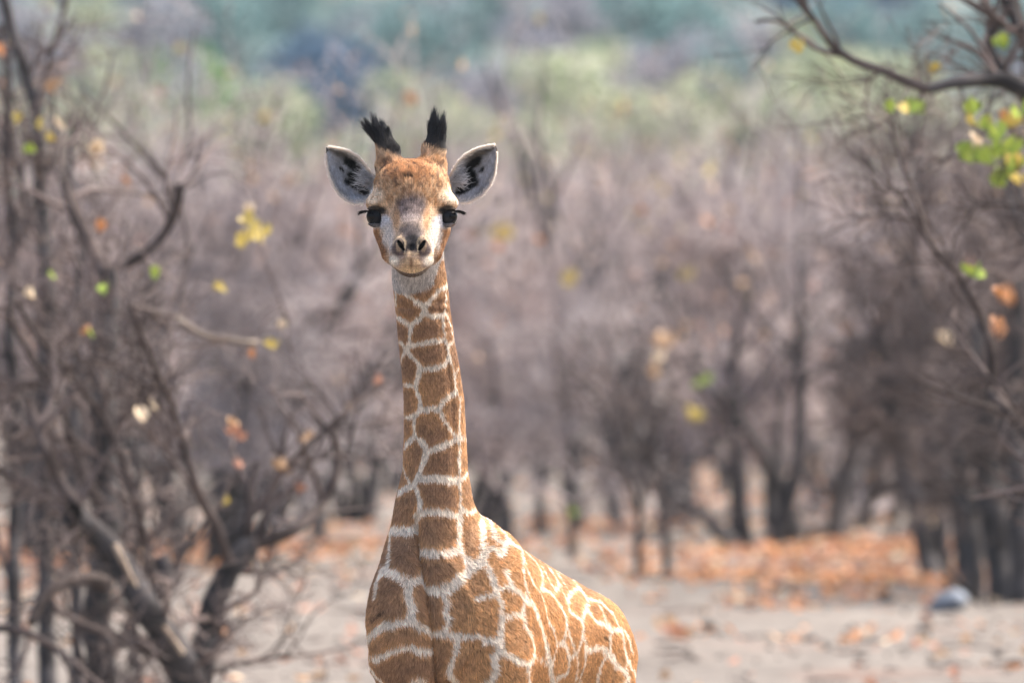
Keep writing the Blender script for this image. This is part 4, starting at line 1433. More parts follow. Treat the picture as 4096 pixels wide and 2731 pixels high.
for w, p in [
    (7, [(15, 80), (60, 90), (45, 200), (50, 300), (30, 420), (50, 460), (90, 420)]),
    (9, [(60, 90), (110, 180), (130, 300), (190, 360)]),
    (14, [(90, 430), (140, 410), (200, 460), (230, 370), (260, 330)]),
    (10, [(200, 250), (250, 320), (320, 370), (400, 420)]),
    (9, [(60, 460), (90, 580), (150, 660), (180, 800), (200, 920), (230, 980)]),
    (9, [(230, 600), (280, 660), (300, 730)]),
    (10, [(210, 730), (300, 720), (360, 770), (400, 830), (390, 960), (300, 960), (220, 970)]),
    (14, [(225, 990), (200, 1100), (200, 1220), (240, 1290)]),
    (10, [(380, 960), (420, 1060), (460, 1140), (490, 1220), (480, 1310), (440, 1390), (470, 1568)]),
    (13, [(240, 1290), (300, 1320), (370, 1360), (440, 1370)]),
    (14, [(400, 820), (470, 850), (520, 960), (560, 1060), (590, 1180), (620, 1300), (640, 1400), (670, 1568)]),
    (8, [(480, 1290), (540, 1320), (620, 1380)]),
    (7, [(380, 440), (385, 560), (410, 700), (440, 830)]),
    (7, [(380, 440), (420, 560), (480, 690), (540, 760), (580, 880), (610, 990), (660, 1090), (690, 1200), (660, 1380)]),
    (7, [(400, 430), (480, 500), (540, 590), (560, 680), (540, 740)]),
    (9, [(540, 750), (600, 760), (650, 800), (700, 880), (750, 960), (770, 1050), (750, 1170), (720, 1200)]),
    (7, [(550, 560), (590, 640), (660, 760), (690, 700), (640, 620), (600, 560)]),
    (6, [(690, 700), (740, 790), (770, 880), (790, 930)]),
    (6, [(650, 780), (670, 740), (700, 700)]),
    (9, [(780, 930), (830, 960), (890, 1010), (940, 870), (900, 790), (850, 740), (790, 780), (770, 850)]),
    (9, [(890, 1010), (910, 1080), (900, 1170), (860, 1280), (800, 1330)]),
    (7, [(770, 1050), (800, 1130), (830, 1220), (860, 1290)]),
    (9, [(740, 1180), (780, 1260), (800, 1340), (790, 1460), (700, 1500)]),
    (7, [(920, 1150), (940, 1250), (940, 1380), (900, 1500), (890, 1568)]),
    (6, [(860, 1290), (880, 1400), (860, 1568)]),
    (9, [(860, 740), (930, 830), (1010, 850), (1060, 920), (1100, 1010), (1150, 1080)]),
    (9, [(930, 920), (990, 1000), (1080, 1040), (1150, 1090), (1240, 1090)]),
    (8, [(1040, 860), (1100, 900), (1160, 960), (1210, 1060)]),
    (12, [(950, 1260), (1040, 1240), (1120, 1270), (1180, 1350), (1230, 1430), (1280, 1450)]),
    (8, [(1150, 1090), (1140, 1160), (1150, 1260), (1190, 1340)]),
    (8, [(1240, 1100), (1260, 1220), (1290, 1350), (1270, 1450)]),
    (8, [(1260, 1100), (1310, 1200), (1340, 1300)]),
    (9, [(1290, 1350), (1340, 1430), (1390, 1540)]),
    (9, [(1110, 1320), (1060, 1420), (1030, 1568)]),
    (9, [(1280, 1450), (1300, 1510), (1230, 1568)]),
    (7, [(740, 580), (790, 640), (850, 740)]),
    (6, [(660, 590), (720, 680), (780, 770)]),
]:
    LINES.append((_B(p), w))

TAN = np.array((0.64, 0.365, 0.175))
TAN_D = np.array((0.36, 0.205, 0.118))
RUST = np.array((0.70, 0.37, 0.125))
CREAM = np.array((0.92, 0.82, 0.70))


def mixc(a, b, f):
    f = np.clip(f, 0, 1)[:, None]
    return a * (1 - f) + b * f


def coat(P, dl):
    """coat colour of neck and body at points P, dl = metres to the rim of the nearest cream line (negative on it)"""
    n = fbm(P, 60, 3)
    n2 = fbm(P + 5, 9, 2)
    q = P[:, :2] - A0
    side = smooth(0.02, 0.16, q @ LT) * smooth(1.30, 1.15, P[:, 2])  # sunlit right flank: patches painted lighter and more orange than the shaded front
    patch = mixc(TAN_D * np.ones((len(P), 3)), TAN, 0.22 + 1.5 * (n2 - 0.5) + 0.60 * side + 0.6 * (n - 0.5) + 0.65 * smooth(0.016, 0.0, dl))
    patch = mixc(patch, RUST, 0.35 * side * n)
    wob = (fbm(P + 9, 130, 2) - 0.5) * 0.007
    px = 2048 + P[:, 0] / (K * (GD + P[:, 1]))
    py = HORIZON + (CAM_H - P[:, 2]) / (K * (GD + P[:, 1]))
    for (ax, ay), (bx, by), w in (((1492, 2474), (1538, 2438), 7), ((1602, 2424), (1618, 2416), 4), ((2085, 2548), (2092, 2552), 5), ((2412, 2535), (2425, 2548), 7), ((1894, 2580), (1910, 2588), 5)):
        d2 = np.array((bx - ax, by - ay), float)
        h = np.clip(((px - ax) * d2[0] + (py - ay) * d2[1]) / (d2 @ d2), 0, 1)
        dd = np.hypot(px - ax - h * d2[0], py - ay - h * d2[1])
        patch = mixc(patch, np.array((0.06, 0.03, 0.015)), smooth(w, w * 0.3, dd) * 0.8)
    c = mixc(CREAM * np.ones((len(P), 3)) * (0.86 + 0.25 * n)[:, None], patch, smooth(-0.0012, 0.0026, dl + wob))
    return c


def face(P, N):
    """coat colour of the head"""
    u = 780 + (P[:, 0] - HX) / ZU
    v = (ZV0 - P[:, 2]) / ZU
    m = np.abs(u - 780)
    n = fbm(P, 55, 3)
    n3 = fbm(P * np.array((1.6, 0.7, 0.7)) + 3, 120, 2)
    front = smooth(0.05, -0.03, P[:, 1])

    def G(cu, cv, ru, rv, w=0.35, mir=True):
        d = np.sqrt((((m if mir else u) - cu) / ru) ** 2 + ((v - cv) / rv) ** 2) + (n - 0.5) * 0.55
        return smooth(1 + w, 1 - w, d)

    c = mixc(np.array((0.47, 0.25, 0.115)) * np.ones((len(P), 3)), np.array((0.70, 0.46, 0.27)), (n3 - 0.30) * 2.4)
    c = mixc(c, np.array((0.52, 0.23, 0.08)), G(0, 590, 190, 95, 0.5) * 0.8)
    c = mixc(c, np.array((0.17, 0.085, 0.045)), smooth(0.53, 0.66, fbm(P + 2, 85, 3)) * smooth(830, 700, v) * 0.85)
    c = mixc(c, mixc(np.array((0.90, 0.74, 0.56)) * np.ones((len(P), 3)), np.array((0.60, 0.38, 0.22)), (fbm(P * np.array((2.2, 1, 0.6)), 130, 2) - 0.45) * 3), G(300, 800, 88, 64, 0.5) * 0.95)
    c = mixc(c, np.array((0.74, 0.55, 0.40)), smooth(860, 940, v) * smooth(320, 100, m) * 0.65 * front)
    c = mixc(c, np.array((0.04, 0.018, 0.008)), G(0 + 20, 660, 40, 16, 0.6, True) * smooth(810, 790, u) * 0.9)
    # grey mauve patches of the brow and the bridge
    grey = np.array((0.110, 0.080, 0.080))
    c = mixc(c, mixc(grey * np.ones((len(P), 3)), np.array((0.36, 0.27, 0.25)), (n3 - 0.35) * 1.4), G(0, 890, 122, 105, 0.35) * front * 0.97)
    c = mixc(c, np.array((0.52, 0.42, 0.38)), G(0, 985, 85, 45, 0.5) * front * 0.7)
    c = mixc(c, np.array((0.085, 0.068, 0.075)), G(0, 1085, 100, 75, 0.35) * front * 0.93)
    # tan streaks beside the bridge
    c = mixc(c, np.array((0.52, 0.29, 0.14)), G(118, 980, 28, 90, 0.5) * front * 0.8)
    # white-grey below the eyes and on the cheeks
    c = mixc(c, np.array((0.62, 0.60, 0.62)), G(232, 1005, 74, 56, 0.4) * front)
    c = mixc(c, np.array((0.66, 0.57, 0.50)), G(185, 1130, 54, 105, 0.45) * front)
    # brown edge of the cheek
    c = mixc(c, np.array((0.33, 0.155, 0.065)), smooth(1040, 1090, v) * smooth(205, 250, m + (v - 1150) * 0.35 + (n - 0.5) * 60) * smooth(1320, 1275, v))
    # muzzle
    c = mixc(c, np.array((0.13, 0.09, 0.085)), G(88, 1205, 62, 80, 0.25) * smooth(-0.14, -0.19, P[:, 1]))
    fr = smooth(-0.13, -0.18, P[:, 1])
    c = mixc(c, np.array((0.48, 0.37, 0.31)), smooth(1245, 1275, v) * fr)
    c = mixc(c, np.array((0.030, 0.024, 0.026)), G(0, 1160, 70, 62, 0.25) * fr)
    c = mixc(c, np.array((0.012, 0.010, 0.011)), G(0, 1195, 28, 32, 0.25) * fr)
    c = mixc(c, np.array((0.60, 0.42, 0.25)), G(92, 1185, 26, 44, 0.3) * fr * 0.6)
    c = mixc(c, np.array((0.62, 0.46, 0.28)), smooth(12, 5, np.abs(np.sqrt(((m - 92) / 48) ** 2 + ((v - 1180) / 62) ** 2) - 1) * 50) * smooth(1200, 1160, v) * fr * 0.45)
    c = mixc(c, np.array((0.72, 0.56, 0.38)), smooth(9, 3, np.abs(m - 50)) * smooth(1150, 1180, v) * smooth(1250, 1235, v) * fr)
    # the lip plate, its streak and the pale lip corners
    c = mixc(c, np.array((0.68, 0.46, 0.27)), G(0, 1330, 92, 80, 0.35) * fr)
    c = mixc(c, np.array((0.74, 0.56, 0.36)), smooth(1330, 1375, v) * smooth(140, 90, m) * fr * 0.8)
    c = mixc(c, np.array((0.74, 0.54, 0.34)), G(0, 1242, 52, 10, 0.4) * fr)
    c = mixc(c, np.array((0.20, 0.085, 0.035)), G(0, 1310, 13, 46, 0.7) * fr * 0.7)
    c = mixc(c, np.array((0.20, 0.085, 0.035)), smooth(0.62, 0.72, fbm(P + 1, 330, 2)) * smooth(1260, 1290, v) * smooth(110, 70, m) * fr * 0.5)
    c = mixc(c, np.array((0.90, 0.80, 0.66)), G(136, 1300, 38, 40, 0.5) * fr)
    c = mixc(c, np.array((0.34, 0.27, 0.22)), smooth(1352, 1385, v + (m / 160) ** 2 * 90) * smooth(-0.215, -0.20, P[:, 1]) * smooth(190, 150, m))
    c = mixc(c, np.array((0.10, 0.062, 0.042)), smooth(-0.215, -0.20, P[:, 1]) * smooth(1380, 1398, v + (m / 160) ** 2 * 60) * smooth(-0.06, -0.09, P[:, 1]) * smooth(150, 60, m))
    # dark skin about the eyes
    E = np.array((0.0885, -0.058, 1.9015))
    M = P.copy()
    M[:, 0] = np.abs(P[:, 0] - HX)
    de = np.linalg.norm((M - E) * np.array((0.95, 1, 1.0)), axis=1)
    dark = smooth(0.0295, 0.0262, de + (n - 0.5) * 0.006)
    inner = G(238, 912, 46, 30, 0.5) * front
    upper = smooth(30, 14, np.abs(np.hypot((m - 278) / 1.15, v - 940) - 50)) * smooth(935, 905, v) * front
    c = mixc(c, np.array((0.020, 0.014, 0.012)), np.maximum(dark, np.maximum(inner, upper * 0.9)))
    c = mixc(c, np.array((0.24, 0.25, 0.29)), smooth(0.0045, 0.001, np.abs(de - 0.0285)) * smooth(-0.008, -0.014, P[:, 2] - E[2]) * smooth(-0.06, -0.075, P[:, 1]))  # pale wet glint along the lower lid, painted into the colour
    c = mixc(c, np.array((0.74, 0.74, 0.78)), G(372, 858, 20, 16, 0.5) * front)
    c = mixc(c, np.array((0.74, 0.52, 0.33)), smooth(520, 470, v) * (0.25 + 0.9 * n3) * smooth(0.3, 0.5, n))
    # dark cap on the ossicones
    top = smooth(0.0, 1.0, (470 - (v + (u < 780) * (u - 560) * -0.5 + (u > 780) * (970 - u) * 0.35)) / 45.0) * (v < 520)
    c = mixc(c, np.array((0.020, 0.017, 0.018)), top * smooth(0.2, 0.6, n + top * 0.5))
    # slits
    c = mixc(c, np.array((0.006, 0.005, 0.005)), smooth(0.0022, 0.0004, slit2(M)) * fr)
    return c


def throat_mask(P):
    """white of the throat above the first patches"""
    px = 2048 + P[:, 0] / (K * (GD + P[:, 1]))
    py = HORIZON + (CAM_H - P[:, 2]) / (K * (GD + P[:, 1]))
    a, b = (px - 1400) * 1.568, (py - 1000) * 1.568
    edge = np.interp(a, [230, 285, 330, 395, 450, 505, 520, 535, 562, 590], [180, 240, 262, 262, 240, 222, 205, 140, 60, 20])
    return smooth(18, -6, b - edge + (fbm(P, 90, 2) - 0.5) * 30)


def build_giraffe():
    root = empty('giraffe', (0, GD, 0), 'young giraffe with brown patches and black tufted horns standing on the sand facing the viewer', 'giraffe')
    P, F, N = polygonize()
    # --- pattern distance on every vertex
    bvh = BVHTree.FromPolygons(P.tolist(), F.tolist())
    pts, wid = [], []
    for line, w in LINES:
        L = np.array(line, float)
        # rounded corners
        seg = np.linalg.norm(np.diff(L, axis=0), axis=1)
        t = np.concatenate([[0], np.cumsum(seg)])
        n = max(2, int(t[-1] / 5))
        tt = np.linspace(0, t[-1], n)
        X, Y = np.interp(tt, t, L[:, 0]), np.interp(tt, t, L[:, 1])
        if n > 6:
            kx = np.array([1, 2, 3, 2, 1]) / 9.0
            xs, ys = np.convolve(np.pad(X, 2, 'edge'), kx, 'valid'), np.convolve(np.pad(Y, 2, 'edge'), kx, 'valid')
            X[1:-1], Y[1:-1] = xs[1:-1], ys[1:-1]
        for x, y in zip(X, Y):
            o = Vector((0, -GD, CAM_H))
            dr = Vector((((x - 2048) * K), 1.0, -(y - HORIZON) * K)).normalized()
            h = bvh.ray_cast(o, dr)
            if h[0] is not None:
                pts.append(h[0])
                wid.append(w * K * GD)
    kd = KDTree(len(pts))
    for i, p in enumerate(pts):
        kd.insert(p, i)
    kd.balance()
    view = P - np.array((0, -GD, CAM_H))
    view /= np.linalg.norm(view, axis=1)[:, None]
    facing = -(N * view).sum(1)
    px = 2048 + P[:, 0] / (K * (GD + P[:, 1]))
    py = HORIZON + (CAM_H - P[:, 2]) / (K * (GD + P[:, 1]))
    traced = (facing > 0.02) & (py < 2760) & (P[:, 2] < 1.80)
    dl = np.full(len(P), 0.02)
    wid = np.array(wid)
    for i in np.nonzero(traced)[0]:
        hits = kd.find_n(P[i], 3)
        dl[i] = min(h[2] - wid[h[1]] for h in hits)
    # the unseen sides carry a cell pattern of the same scale
    rs = np.random.RandomState(3)
    hid = np.nonzero(~traced)[0]
    cand = P[rs.choice(hid, 6000)]
    seeds = [cand[0]]
    for c in cand[1:]:
        rad = 0.105 if c[2] < 1.15 else 0.065
        if c[2] < 0.6:
            rad = 0.07
        if np.linalg.norm(np.array(seeds) - c, axis=1).min() > rad:
            seeds.append(c)
    seeds = np.array(seeds)
    ks = KDTree(len(seeds))
    for i, s in enumerate(seeds):
        ks.insert(s, i)
    ks.balance()
    W = P[hid] + (np.stack([fbm(P[hid] + k * 7, 14, 2) for k in range(3)], 1) - 0.5) * 0.03
    for j, i in enumerate(hid):
        h = ks.find_n(W[j], 2)
        dl[i] = (h[1][2] - h[0][2]) * 0.5 - 0.006
    # --- pigment
    hm = smooth(0.014, 0.005, head_sdf(P) - np.maximum(neck(P), -0.03) * 0.0) * (P[:, 2] > 1.70)
    hm = hm * smooth(0.085, 0.055, P[:, 1])

    def pigment(Q, NN, d, hmask):
        c = coat(Q, d)
        th = throat_mask(Q) * (Q[:, 2] > 1.5) * smooth(0.16, 0.10, Q[:, 1])
        white = np.array((0.60, 0.55, 0.51)) * (0.85 + 0.3 * fbm(Q, 50, 2))[:, None]
        c = mixc(c, white, th)
        h = hmask > 0.01
        if h.any():
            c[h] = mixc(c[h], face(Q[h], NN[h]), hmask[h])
        return c

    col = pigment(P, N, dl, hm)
    skin = material('giraffe_coat', (0.3, 0.15, 0.07), rough=0.8, spec=0.25, attr='pigment', noise=(260, (0.55, 0.55, 0.55), (1.0, 1.0, 1.0), 3))
    body = mesh_np('body', P, F, skin, cols=col)
    body_o = link(bpy.data.objects.new('body', body), root)

    # --- fur
    fur_m = bpy.data.materials.new('giraffe_fur')
    fur_m.use_nodes = True
    nt = fur_m.node_tree
    b = nt.nodes['Principled BSDF']
    b.inputs['Roughness'].default_value = 0.62
    b.inputs['Specular IOR Level'].default_value = 0.35
    b.inputs['Sheen Weight'].default_value = 0.0
    at_ = nt.nodes.new('ShaderNodeAttribute')
    at_.attribute_name = 'pigment'
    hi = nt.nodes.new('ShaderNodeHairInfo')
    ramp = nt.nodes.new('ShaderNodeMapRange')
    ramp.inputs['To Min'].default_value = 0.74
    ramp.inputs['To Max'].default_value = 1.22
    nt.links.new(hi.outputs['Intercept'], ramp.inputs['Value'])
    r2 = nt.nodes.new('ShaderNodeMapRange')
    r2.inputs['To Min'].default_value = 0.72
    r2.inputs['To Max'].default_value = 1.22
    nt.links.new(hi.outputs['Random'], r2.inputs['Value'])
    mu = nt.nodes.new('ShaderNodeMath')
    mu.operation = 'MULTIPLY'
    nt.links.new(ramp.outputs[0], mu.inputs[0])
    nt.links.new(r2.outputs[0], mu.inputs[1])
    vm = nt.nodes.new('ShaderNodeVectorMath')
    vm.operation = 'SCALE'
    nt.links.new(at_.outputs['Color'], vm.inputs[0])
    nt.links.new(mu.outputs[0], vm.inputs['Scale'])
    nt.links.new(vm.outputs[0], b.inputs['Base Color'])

    rim_m = fur_m.copy()
    rim_m.name = 'thin_pale_fur'
    nt2 = rim_m.node_tree
    tl = nt2.nodes.new('ShaderNodeBsdfTranslucent')
    tl.inputs['Color'].default_value = (0.92, 0.86, 0.80, 1)
    mxs = nt2.nodes.new('ShaderNodeMixShader')
    mxs.inputs[0].default_value = 0.5
    nt2.links.new(nt2.nodes['Principled BSDF'].outputs[0], mxs.inputs[1])
    nt2.links.new(tl.outputs[0], mxs.inputs[2])
    nt2.links.new(mxs.outputs[0], nt2.nodes['Material Output'].inputs['Surface'])

    rs = np.random.RandomState(11)
    A, B_, C_, D_ = (P[F[:, k]] for k in range(4))
    area = 0.5 * (np.linalg.norm(np.cross(B_ - A, C_ - A), axis=1) + np.linalg.norm(np.cross(C_ - A, D_ - A), axis=1))
    ctr = (A + C_) / 2
    fpy = HORIZON + (CAM_H - ctr[:, 2]) / (K * (GD + ctr[:, 1]))
    ff = facing[F].mean(1)
    dens = np.where(ctr[:, 2] > 1.74, 5.2e5, 3.3e5)
    dens = np.where(ff > -0.12, dens, 4.0e4)
    dens = np.where(fpy > 2790, 2.0e4, dens)
    expn = area * dens
    cnt = np.floor(expn + rs.rand(len(expn))).astype(int)
    fi = np.repeat(np.arange(len(F)), cnt)
    s, t = rs.rand(len(fi))[:, None], rs.rand(len(fi))[:, None]

    def bil(X):
        if X.ndim == 1:
            X = X[:, None]
        return (X[F[fi, 0]] * (1 - s) * (1 - t) + X[F[fi, 1]] * s * (1 - t) + X[F[fi, 2]] * s * t + X[F[fi, 3]] * (1 - s) * t)

    Rp = bil(P)
    Rn = bil(N)
    Rn /= np.linalg.norm(Rn, axis=1)[:, None]
    Rd = bil(dl)[:, 0]
    Rh = bil(hm)[:, 0]
    M = Rp.copy()
    M[:, 0] = np.abs(Rp[:, 0] - HX)
    E = np.array((0.0885, -0.058, 1.9015))
    de = np.linalg.norm(M - E, axis=1)
    slit = np.where(Rp[:, 1] < -0.19, slit2(M), 1.0)
    v = (ZV0 - Rp[:, 2]) / ZU
    keep = ~((Rh > 0.5) & ((de < 0.0262) | (slit < 0.001)))
    Rp, Rn, Rd, Rh, v, M, de = Rp[keep], Rn[keep], Rd[keep], Rh[keep], v[keep], M[keep], de[keep]
    n = len(Rp)
    # lie of the coat
    u = (Rp[:, 0] - HX) / ZU
    flow = np.tile(np.array((0.05, 0.05, -1.0)), (n, 1))
    body_z = smooth(1.25, 1.05, Rp[:, 2])[:, None]
    q = Rp[:, :2] - A0
    flow = flow * (1 - body_z) + body_z * np.stack([AX[0] * 0.75 + 0 * u, AX[1] * 0.75 + 0 * u, -0.85 + 0 * u], 1)
    gx = Rp[:, 0] - (-0.205)
    chest = (smooth(1.0, 0.75, Rp[:, 2]) * smooth(0.35, 0.2, Rp[:, 1]))[:, None]
    flow = flow * (1 - chest) + chest * np.stack([gx * 2.5, 0 * u + 0.1, -0.9 + 0 * u], 1)
    # on the head it runs from the nose up and outwards
    hf = np.stack([np.sign(u) * smooth(40, 300, np.abs(u)) * 0.8, 0.5 + 0 * u, 0.8 + 0 * u], 1)
    low = smooth(1180, 1300, v)[:, None]
    hf = hf * (1 - low) + low * np.stack([np.sign(u) * 0.6, 0.5 + 0 * u, -0.5 + 0 * u], 1)
    flow = flow * (1 - Rh[:, None]) + hf * Rh[:, None]
    nz = np.stack([fbm(Rp + 31 * k, 45, 2) for k in range(3)], 1) - 0.5
    nz2 = np.stack([vnoise(Rp + 17 * k, 240) for k in range(3)], 1) - 0.5
    flow = flow + nz * 1.3 + nz2 * 1.0 + rs.normal(0, 0.10, (n, 3))
    flow -= Rn * (flow * Rn).sum(1)[:, None]
    flow /= np.linalg.norm(flow, axis=1)[:, None] + 1e-6
    ln = 0.0085 + 0.0055 * body_z[:, 0] + 0.0025 * chest[:, 0]
    crown = smooth(760, 600, v)
    lh = 0.0055 + 0.0075 * crown
    lh = np.where((v > 1130) & (Rp[:, 1] < -0.19), 0.0022, lh)
    lh = np.where(de < 0.034, 0.003, lh)
    ln = ln * (1 - Rh) + lh * Rh
    # longer mane along the back of the neck
    ma = smooth(0.5, 0.9, Rn[:, 1]) * smooth(1.85, 1.75, Rp[:, 2]) * smooth(1.1, 1.2, Rp[:, 2])
    ln = ln * (0.75 + 0.5 * rs.rand(n)) * (0.8 + 0.5 * vnoise(Rp, 70))
    lift = 0.30 + 0.12 * rs.rand(n) + 0.25 * crown * Rh
    strand = np.empty((n, 4, 3))
    for k in range(4):
        f = k / 3.0
        strand[:, k] = Rp + ln[:, None] * (Rn * (lift * f * (1 - 0.35 * f))[:, None] + flow * (f * (0.75 + 0.25 * f)))
    # tips drawn together into small locks
    cell = 0.0065
    key = np.floor(strand[:, 3] / cell).astype(np.int64)
    h = (key[:, 0] * 73856093) ^ (key[:, 1] * 19349663) ^ (key[:, 2] * 83492791)
    _, inv = np.unique(h, return_inverse=True)
    cen = np.stack([np.bincount(inv, strand[:, 3, k]) for k in range(3)], 1) / np.bincount(inv)[:, None]
    pull = (cen[inv] - strand[:, 3]) * 0.45
    for k in range(1, 4):
        strand[:, k] += pull * (k / 3.0) ** 1.5
    rad = np.array((0.00042, 0.00038, 0.00028, 0.00008))[None, :] * (0.8 + 0.5 * rs.rand(n))[:, None]
    rad = rad * np.where(body_z > 0.5, 1.15, 1.0)
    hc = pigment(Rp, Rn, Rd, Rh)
    hc *= (0.82 + 0.36 * vnoise(Rp + 3, 150))[:, None] * (0.88 + 0.24 * rs.rand(n))[:, None]
    lock = rs.rand(inv.max() + 1)
    hc *= (0.80 + 0.4 * lock[inv])[:, None]
    hc *= np.where(rs.rand(n) < 0.10, 0.5, 1.0)[:, None]
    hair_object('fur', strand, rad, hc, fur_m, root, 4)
    print('fur strands', n, 'body verts', len(P))

    # --- mane: short upright hair down the back of the neck
    zs = rs.uniform(1.12, 1.98, 9000)
    mx = np.interp(zs, NZ, NCX) + np.interp(zs, NZ, NRX) * 0.25 + rs.normal(0, 0.008, len(zs))
    my = np.interp(zs, NZ, NCY) + np.interp(zs, NZ, NRY) * 0.93
    base = np.stack([mx, my, zs], 1)
    up = np.stack([0.10 + rs.normal(0, 0.12, len(zs)), 1 + 0 * zs, 0.25 + rs.normal(0, 0.15, len(zs))], 1)
    up /= np.linalg.norm(up, axis=1)[:, None]
    L = 0.035 * (0.7 + 0.6 * rs.rand(len(zs)))
    st = base[:, None, :] + up[:, None, :] * (L[:, None] * np.linspace(0, 1, 3)[None, :])[:, :, None]
    hair_object('mane', st, np.tile(np.array((0.0006, 0.0005, 0.0001)), (len(zs), 1)), np.tile(np.array((0.14, 0.06, 0.025)), (len(zs), 1)) * (0.7 + 0.6 * rs.rand(len(zs)))[:, None], fur_m, root, 3)

    # --- tufts on the ossicones
    black_m = material('black_hair', (0.012, 0.012, 0.016), rough=0.38, spec=0.35)
    for k, (a, b2, tips, ntuft) in enumerate((
            ((585, 425), (540, 335), [(360, 245), (372, 215), (395, 180), (425, 158), (455, 145), (500, 165), (550, 195), (590, 240), (615, 290), (625, 345)], 3000),
            ((966, 425), (970, 335), [(905, 195), (925, 140), (955, 112), (985, 100), (1010, 115), (1030, 130), (1042, 205), (1052, 280), (900, 260)], 3000))):
        a3 = np.array((hu(a[0]), 0.036, hz(a[1])))
        b3 = np.array((hu(b2[0]), 0.045, hz(b2[1])))
        rr = rs.uniform(-0.25, 1.0, ntuft)
        an = rs.rand(ntuft) * 2 * math.pi
        axd = (b3 - a3)
        axn = axd / np.linalg.norm(axd)
        sx = np.cross(axn, (0, 1.0, 0))
        sx /= np.linalg.norm(sx)
        sy = np.cross(axn, sx)
        side = np.cos(an)[:, None] * sx + np.sin(an)[:, None] * sy
        root_p = a3 + axd * rr[:, None] + side * 0.0160
        nclump = 38
        ti = rs.rand(nclump)
        T = np.array(tips, float)
        order = np.argsort(np.arctan2(T[:, 1] - a[1], T[:, 0] - a[0]))
        T = T[order]
        s_ = np.sort(ti) * (len(T) - 1)
        tu = np.interp(s_, np.arange(len(T)), T[:, 0])
        tv = np.interp(s_, np.arange(len(T)), T[:, 1])
        shrink = rs.uniform(0.72, 1.08, nclump)
        tu, tv = a[0] + (tu - a[0]) * shrink, a[1] - 10 + (tv - a[1] + 10) * shrink
        clump = np.stack([HX + (tu - 780) * ZU, 0.05 + rs.normal(0, 0.014, nclump), ZV0 - tv * ZU], 1)
        # each hair goes to a clump on its own side
        key = (root_p + side * 0.01)[:, 0] + rs.normal(0, 0.004, ntuft)
        ranks = np.argsort(np.argsort(key)) * nclump // ntuft
        cx_order = np.argsort(clump[:, 0])
        cost = ((root_p + side * 0.02)[:, None, 0] - clump[None, :, 0]) ** 2 + 0.3 * (root_p[:, None, 1] - clump[None, :, 1]) ** 2 + rs.rand(ntuft, nclump) * 0.0008
        ch = cx_order[ranks]
        tip = clump[ch] + rs.normal(0, 0.0026, (ntuft, 3))
        tip = root_p + (tip - root_p) * rs.uniform(0.70, 1.05, ntuft)[:, None]
        npt = 7
        f = np.linspace(0, 1, npt)[None, :, None]
        mid = root_p + side * 0.003 + axn * 0.018
        st = (1 - f) ** 2 * root_p[:, None] + 2 * f * (1 - f) * mid[:, None] + f ** 2 * tip[:, None]
        st += rs.normal(0, 0.0006, st.shape) * f
        rad = np.tile(np.array((0.0006, 0.0006, 0.0006, 0.0005, 0.0004, 0.00025, 0.00006)), (ntuft, 1))
        tone = np.clip(0.25 + 0.9 * rs.rand(nclump)[ch] * rs.rand(ntuft) + 0.5 * (rs.rand(ntuft) < 0.12), 0, 1.5)  # bluish sheen of the black hair, put into the strand colour by clump
        hair_object('ossicone_tuft', st, rad, np.array((0.022, 0.025, 0.036)) * tone[:, None], fur_m, root, npt)

    lash_m = material('lash_black', (0.006, 0.005, 0.005), rough=0.8, spec=0.05)
    # --- eyes
    eye_m = bpy.data.materials.new('wet_eye')
    eye_m.use_nodes = True
    nt = eye_m.node_tree
    bb = nt.nodes['Principled BSDF']
    bb.inputs['Roughness'].default_value = 0.06
    bb.inputs['Specular IOR Level'].default_value = 0.2
    tc = nt.nodes.new('ShaderNodeTexCoord')
    sep = nt.nodes.new('ShaderNodeVectorMath')
    sep.operation = 'LENGTH'
    mp = nt.nodes.new('ShaderNodeMapping')
    mp.inputs['Location'].default_value = (0, 0, 0)
    mp.inputs['Scale'].default_value = (1, 0, 1.3)
    nt.links.new(tc.outputs['Object'], mp.inputs['Vector'])
    nt.links.new(mp.outputs[0], sep.inputs[0])
    cr = nt.nodes.new('ShaderNodeValToRGB')
    cr.color_ramp.elements[0].position = 0.44
    cr.color_ramp.elements[0].color = (0.002, 0.002, 0.003, 1)
    cr.color_ramp.elements[1].position = 0.60
    cr.color_ramp.elements[1].color = (0.010, 0.010, 0.014, 1)
    ms = nt.nodes.new('ShaderNodeMath')
    ms.operation = 'MULTIPLY'
    ms.inputs[1].default_value = 1 / 0.0245
    nt.links.new(sep.outputs['Value'], ms.inputs[0])
    nt.links.new(ms.outputs[0], cr.inputs['Fac'])
    nt.links.new(cr.outputs[0], bb.inputs['Base Color'])
    th = np.linspace(0, math.pi, 25)
    ph = np.linspace(0, 2 * math.pi, 33)[:-1]
    TH, PH = np.meshgrid(th, ph, indexing='ij')
    Vs = np.stack([np.sin(TH) * np.cos(PH), -np.cos(TH), np.sin(TH) * np.sin(PH)], -1).reshape(-1, 3)
    bul = 1 + 0.06 * smooth(0.75, 1.0, -Vs[:, 1])
    Vs = Vs * bul[:, None] * 0.0236
    i = np.arange(24)[:, None] * 32
    j = np.arange(32)[None, :]
    Fe = np.stack([i + j, i + 32 + j, i + 32 + (j + 1) % 32, i + (j + 1) % 32], -1).reshape(-1, 4)
    eye = mesh_np('eye', Vs, Fe, eye_m)
